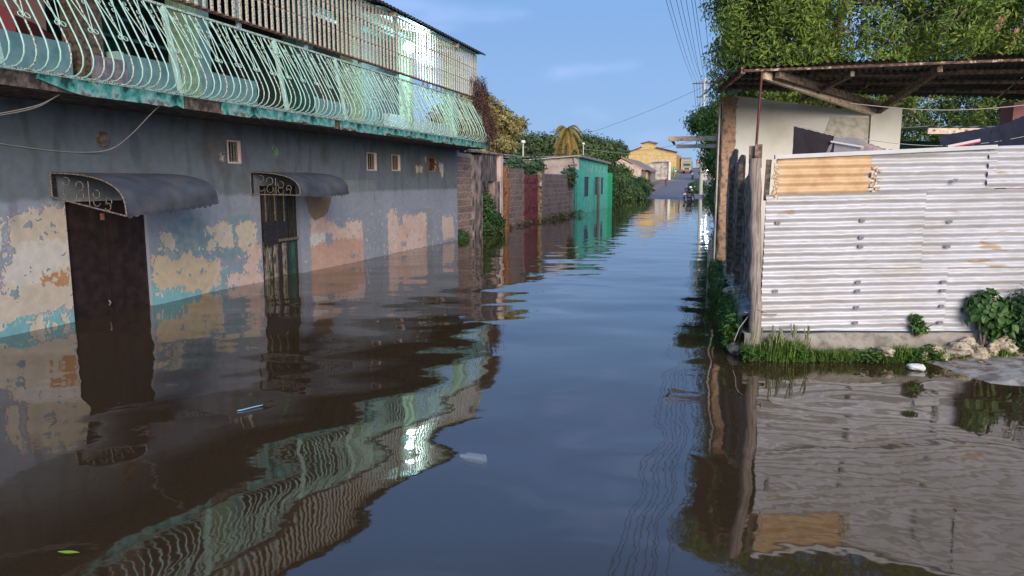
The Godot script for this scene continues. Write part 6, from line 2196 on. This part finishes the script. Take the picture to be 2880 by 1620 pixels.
func street_life() -> void:
	var skin := L(.13, .065, .04)
	var hair := L(.012, .009, .008)
	motorcycle("motorcycle", "dark motorcycle with white plate standing at the edge of the flood", Vector3(-3.1, 0.0, -60.5), 2.75, L(.05, .012, .014), false)
	var helm := MB.new()
	helm.blob(Vector3(-3.03, 1.12, -60.62), Vector3(0.13, 0.11, 0.14), 0.02, 4, 14, 10)
	one("helmet", helm, plain(L(.75, .75, .76), 0.25), "white helmet hung on the motorcycle at the flood edge", "helmet")
	motorcycle("motorcycle", "motorcycle with its white headlight lit on the left pavement", Vector3(-11.9, land(152.0) + 0.25, -152.0), 0.25, L(.03, .03, .04), true)
	# child in red at the kerb
	var p := thing("person", "child in a red shirt and shorts walking on the road edge", "person", Vector3(-8.55, land(105) + 0.05, -105.0), "", 2.6)
	own(p, "body", standing(1.25, L(.34, .03, .035), L(.25, .05, .05), skin, hair, 0.12, 0.05), M.paint)
	p = thing("person", "person in a green top and red shorts by the roadside stall", "person", Vector3(-11.6, land(160) + 0.3, -160.0), "", 0.4)
	own(p, "body", standing(1.65, L(.05, .34, .26), L(.28, .05, .05), skin, hair, 0.05, 0.10), M.paint)
	p = thing("person", "person in a white top beside the parked truck", "person", Vector3(-11.35, land(163) + 0.3, -163.0), "", 0.9)
	own(p, "body", standing(1.7, L(.66, .68, .68), L(.30, .32, .33), skin, hair, 0.04, 0.0), M.paint)
	# cyclist bent over the handlebar
	var at := Vector3(-7.45, land(155) + 0.06, -155.0)
	var bike := thing("bicycle", "bicycle ridden up the dry road", "bicycle", at, "", 2.9)
	var b := MB.new()
	for z in [-0.5, 0.5]:
		b = MB.new()
		wheel(b, Vector3(0, 0.33, z), 0.31, 0.022)
		own(bike, "wheel", b, plain(L(.02, .02, .02), 0.8))
	b = MB.new()
	for e in [[Vector3(0, 0.33, -0.5), Vector3(0, 0.85, -0.15)], [Vector3(0, 0.33, -0.5), Vector3(0, 0.32, 0.0)], [Vector3(0, 0.32, 0.0), Vector3(0, 0.85, -0.15)], [Vector3(0, 0.80, -0.13), Vector3(0, 0.85, 0.32)], [Vector3(0, 0.32, 0), Vector3(0, 0.80, 0.33)], [Vector3(0, 0.33, 0.5), Vector3(0, 0.98, 0.30)], [Vector3(-0.25, 1.0, 0.28), Vector3(0.25, 1.0, 0.28)]]:
		b.tube(e, 0.018, 6)
	own(bike, "frame", b, plain(L(.08, .02, .02), 0.4))
	b = MB.new()
	b.blob(Vector3(0, 0.92, -0.2), Vector3(0.08, 0.04, 0.13), 0.0, 5, 10, 6)
	own(bike, "saddle", b, plain(L(.015, .015, .015), 0.8))
	p = thing("person", "cyclist in a white shirt bent over the handlebar", "person", at, "", 2.9)
	var white := L(.72, .72, .75)
	var bones := [[Vector3(0, 1.0, -0.18), Vector3(0, 1.22, 0.0), 0.14, 0.14, white], [Vector3(0, 1.22, 0.0), Vector3(0, 1.36, 0.10), 0.15, 0.12, white], [Vector3(0, 1.36, 0.12), Vector3(0, 1.46, 0.20), 0.06, 0.055, skin], [Vector3(0, 1.50, 0.24), Vector3(0, 1.55, 0.23), 0.09, 0.09, skin], [Vector3(0, 1.58, 0.20), Vector3(0, 1.53, 0.15), 0.09, 0.08, hair]]
	for s in [-1.0, 1.0]:
		var knee := Vector3(0.12 * s, 0.72 + 0.12 * s, 0.18)
		var foot := Vector3(0.10 * s, 0.30 + 0.13 * s, 0.02)
		bones.append_array([[Vector3(0.09 * s, 0.98, -0.18), knee, 0.09, 0.065, L(.08, .07, .09)], [knee, foot, 0.055, 0.038, skin], [foot - Vector3(0, 0.02, 0.04), foot + Vector3(0, -0.04, 0.14), 0.04, 0.03, hair], [Vector3(0.17 * s, 1.34, 0.08), Vector3(0.25 * s, 1.14, 0.18), 0.055, 0.04, white], [Vector3(0.25 * s, 1.14, 0.18), Vector3(0.22 * s, 1.02, 0.28), 0.036, 0.028, skin]])
		for k in 5: bones.append([Vector3(0.22 * s, 1.02, 0.27), Vector3((0.19 + 0.015 * k) * s, 0.985, 0.31), 0.016, 0.011, skin])
	own(p, "body", figure(bones, 0.024), M.paint)
	# ---- parked truck
	var y0 := land(190) + 0.05
	var t := thing("truck", "old pale green truck parked on the left of the road", "truck", Vector3(-10.5, y0, -190))
	var tm := mottled([0.2, L(.20, .24, .16), 0.6, L(.32, .36, .25), 0.85, L(.38, .33, .24)], 2.0, 0.012, 4, 0.6, 0.1, 93)
	b = MB.new()
	b.box(Vector3(0, 1.35, 0.1), Vector3(2.0, 1.0, 1.9))
	b.box(Vector3(0, 2.05, -0.05), Vector3(1.85, 0.75, 1.5))
	own(t, "cab", b, tm)
	b = MB.new()
	b.box(Vector3(0, 2.05, 0.715), Vector3(1.6, 0.55, 0.04), Basis(Vector3.RIGHT, -0.12))
	own(t, "windscreen", b, plain(L(.03, .04, .045), 0.08))
	b = MB.new()
	b.box(Vector3(0, 2.0, -3.2), Vector3(2.2, 2.1, 4.4))
	own(t, "cargo_box", b, tm)
	b = MB.new()
	b.box(Vector3(0, 0.72, 1.12), Vector3(2.05, 0.26, 0.14))
	own(t, "bumper", b, plain(L(.42, .16, .06), 0.6))
	b = MB.new()
	b.box(Vector3(0, 1.12, 1.06), Vector3(1.1, 0.36, 0.05))
	own(t, "grille", b, plain(L(.05, .05, .05), 0.6))
	for s in [-1.0, 1.0]:
		b = MB.new()
		b.tube([Vector3(0.78 * s, 1.12, 1.04), Vector3(0.78 * s, 1.12, 1.12)], 0.14, 12)
		own(t, "headlight", b, plain(L(.7, .7, .66), 0.2))
		for z in [0.3, -4.2]:
			b = MB.new()
			b.tube([Vector3(0.72 * s, 0.45, z), Vector3(1.0 * s, 0.45, z)], 0.45, 16)
			own(t, "wheel", b, plain(L(.015, .015, .016), 0.9))

func floating_litter() -> void:
	var b := MB.new()
	# white foam cup lying on its side
	var c := fp(1.15, 0.018, -0.42)
	var cf := FastNoiseLite.new()
	cf.seed = 12
	cf.frequency = 9.0
	b.grid(28, 14, func(u, t):
		# a trodden cup: wide lip, dented wall, lying on its side
		var a: float = u * TAU
		var k: float = t
		var rad: float = lerpf(0.036, 0.050, k) if k < 0.9 else lerpf(0.054, 0.0, (k - 0.9) * 10.0)
		if k < 0.12: rad = 0.036 * sqrt(k / 0.12)
		rad *= 1.0 + 0.25 * cf.get_noise_2d(cos(a) * 0.2, k * 0.3 + sin(a) * 0.2)
		return c + FD * (lerpf(-0.06, 0.065, minf(k, 0.93))) + Vector3(0, sin(a) * rad * 0.62 + 0.008, 0) + FN * cos(a) * rad + FN * (k - 0.5) * 0.05, true)
	one("foam_cup", b, plain(L(.72, .72, .68), 0.6), "white foam cup floating below the kerb grass", "cup")
	# clear bottle
	b = MB.new()
	var q := Vector3(-1.45, 0.012, -3.89)
	b.tube([q, q + Vector3(0.02, 0.0, 0.005), q + Vector3(0.05, 0.0, 0.01), q + Vector3(0.15, 0.002, 0.03), q + Vector3(0.16, 0.002, 0.032)], [0.012, 0.013, 0.03, 0.032, 0.022], 12)
	var gm := plain(L(.8, .85, .85), 0.08)
	gm.albedo_color.a = 0.07
	gm.transparency = BaseMaterial3D.TRANSPARENCY_ALPHA
	one("plastic_bottle", b, gm, "clear plastic bottle floating in the middle of the street", "bottle")
	# blue scrap
	b = MB.new()
	q = Vector3(-3.23, 0.014, -4.25)
	b.slab(PackedVector2Array([Vector2(-0.012, 0), Vector2(0.012, 0.01), Vector2(0.02, 0.09), Vector2(0.035, 0.16), Vector2(0.012, 0.14), Vector2(0.0, 0.08)]), q, Vector3(0.95, 0, -0.3), Vector3(0.3, 0, -0.95).cross(Vector3.UP).cross(Vector3.UP) * -1.0, 0.004)
	one("plastic_scrap", b, plain(L(.22, .48, .62), 0.4), "light blue plastic scrap drifting on the dark water", "scrap")
	# leaves
	var leafs := [[Vector3(-2.68, 0.014, -2.34), 0.06, L(.30, .46, .04), "bright green leaf floating on the dark water"]]
	for e in leafs:
		b = MB.new()
		b.grid(10, 2, func(u, t):
			var hw: float = 0.22 * sin(u * PI) * e[1]
			return e[0] + Vector3(0.96, 0, -0.2) * (u - 0.5) * e[1] * 1.7 + Vector3(0.2, 0, 0.96) * (t - 0.5) * 2.0 * hw + Vector3(0, 0.003 * absf(t - 0.5), 0), true)
		one("fallen_leaf", b, plain(e[2], 0.5), e[3], "leaf")
	var r := RandomNumberGenerator.new()
	r.seed = 77
	for k in 14:
		b = MB.new()
		var s := r.randf_range(1.48, 1.95)
		var base := fp(s, 0.022 + (0.02 if s > 1.75 else 0.0), -0.20 - r.randf() * 0.24)
		var a := r.randf() * TAU
		var dx := Vector3(cos(a), 0.1, sin(a))
		var dz := Vector3(-sin(a), 0.05, cos(a))
		b.grid(6, 2, func(u, t): return base + dx * (u - 0.5) * 0.055 + dz * (t - 0.5) * 0.032 * sin(u * PI) + Vector3(0, 0.006 * sin(u * 3.0), 0), true)
		one("fallen_leaf", b, plain([L(.42, .20, .06), L(.30, .13, .05), L(.52, .30, .10), L(.12, .07, .04)][k % 4], 0.8), "brown or orange dead leaf washed up at the edge of the apron", "leaf", "dead leaves washed up on the apron")
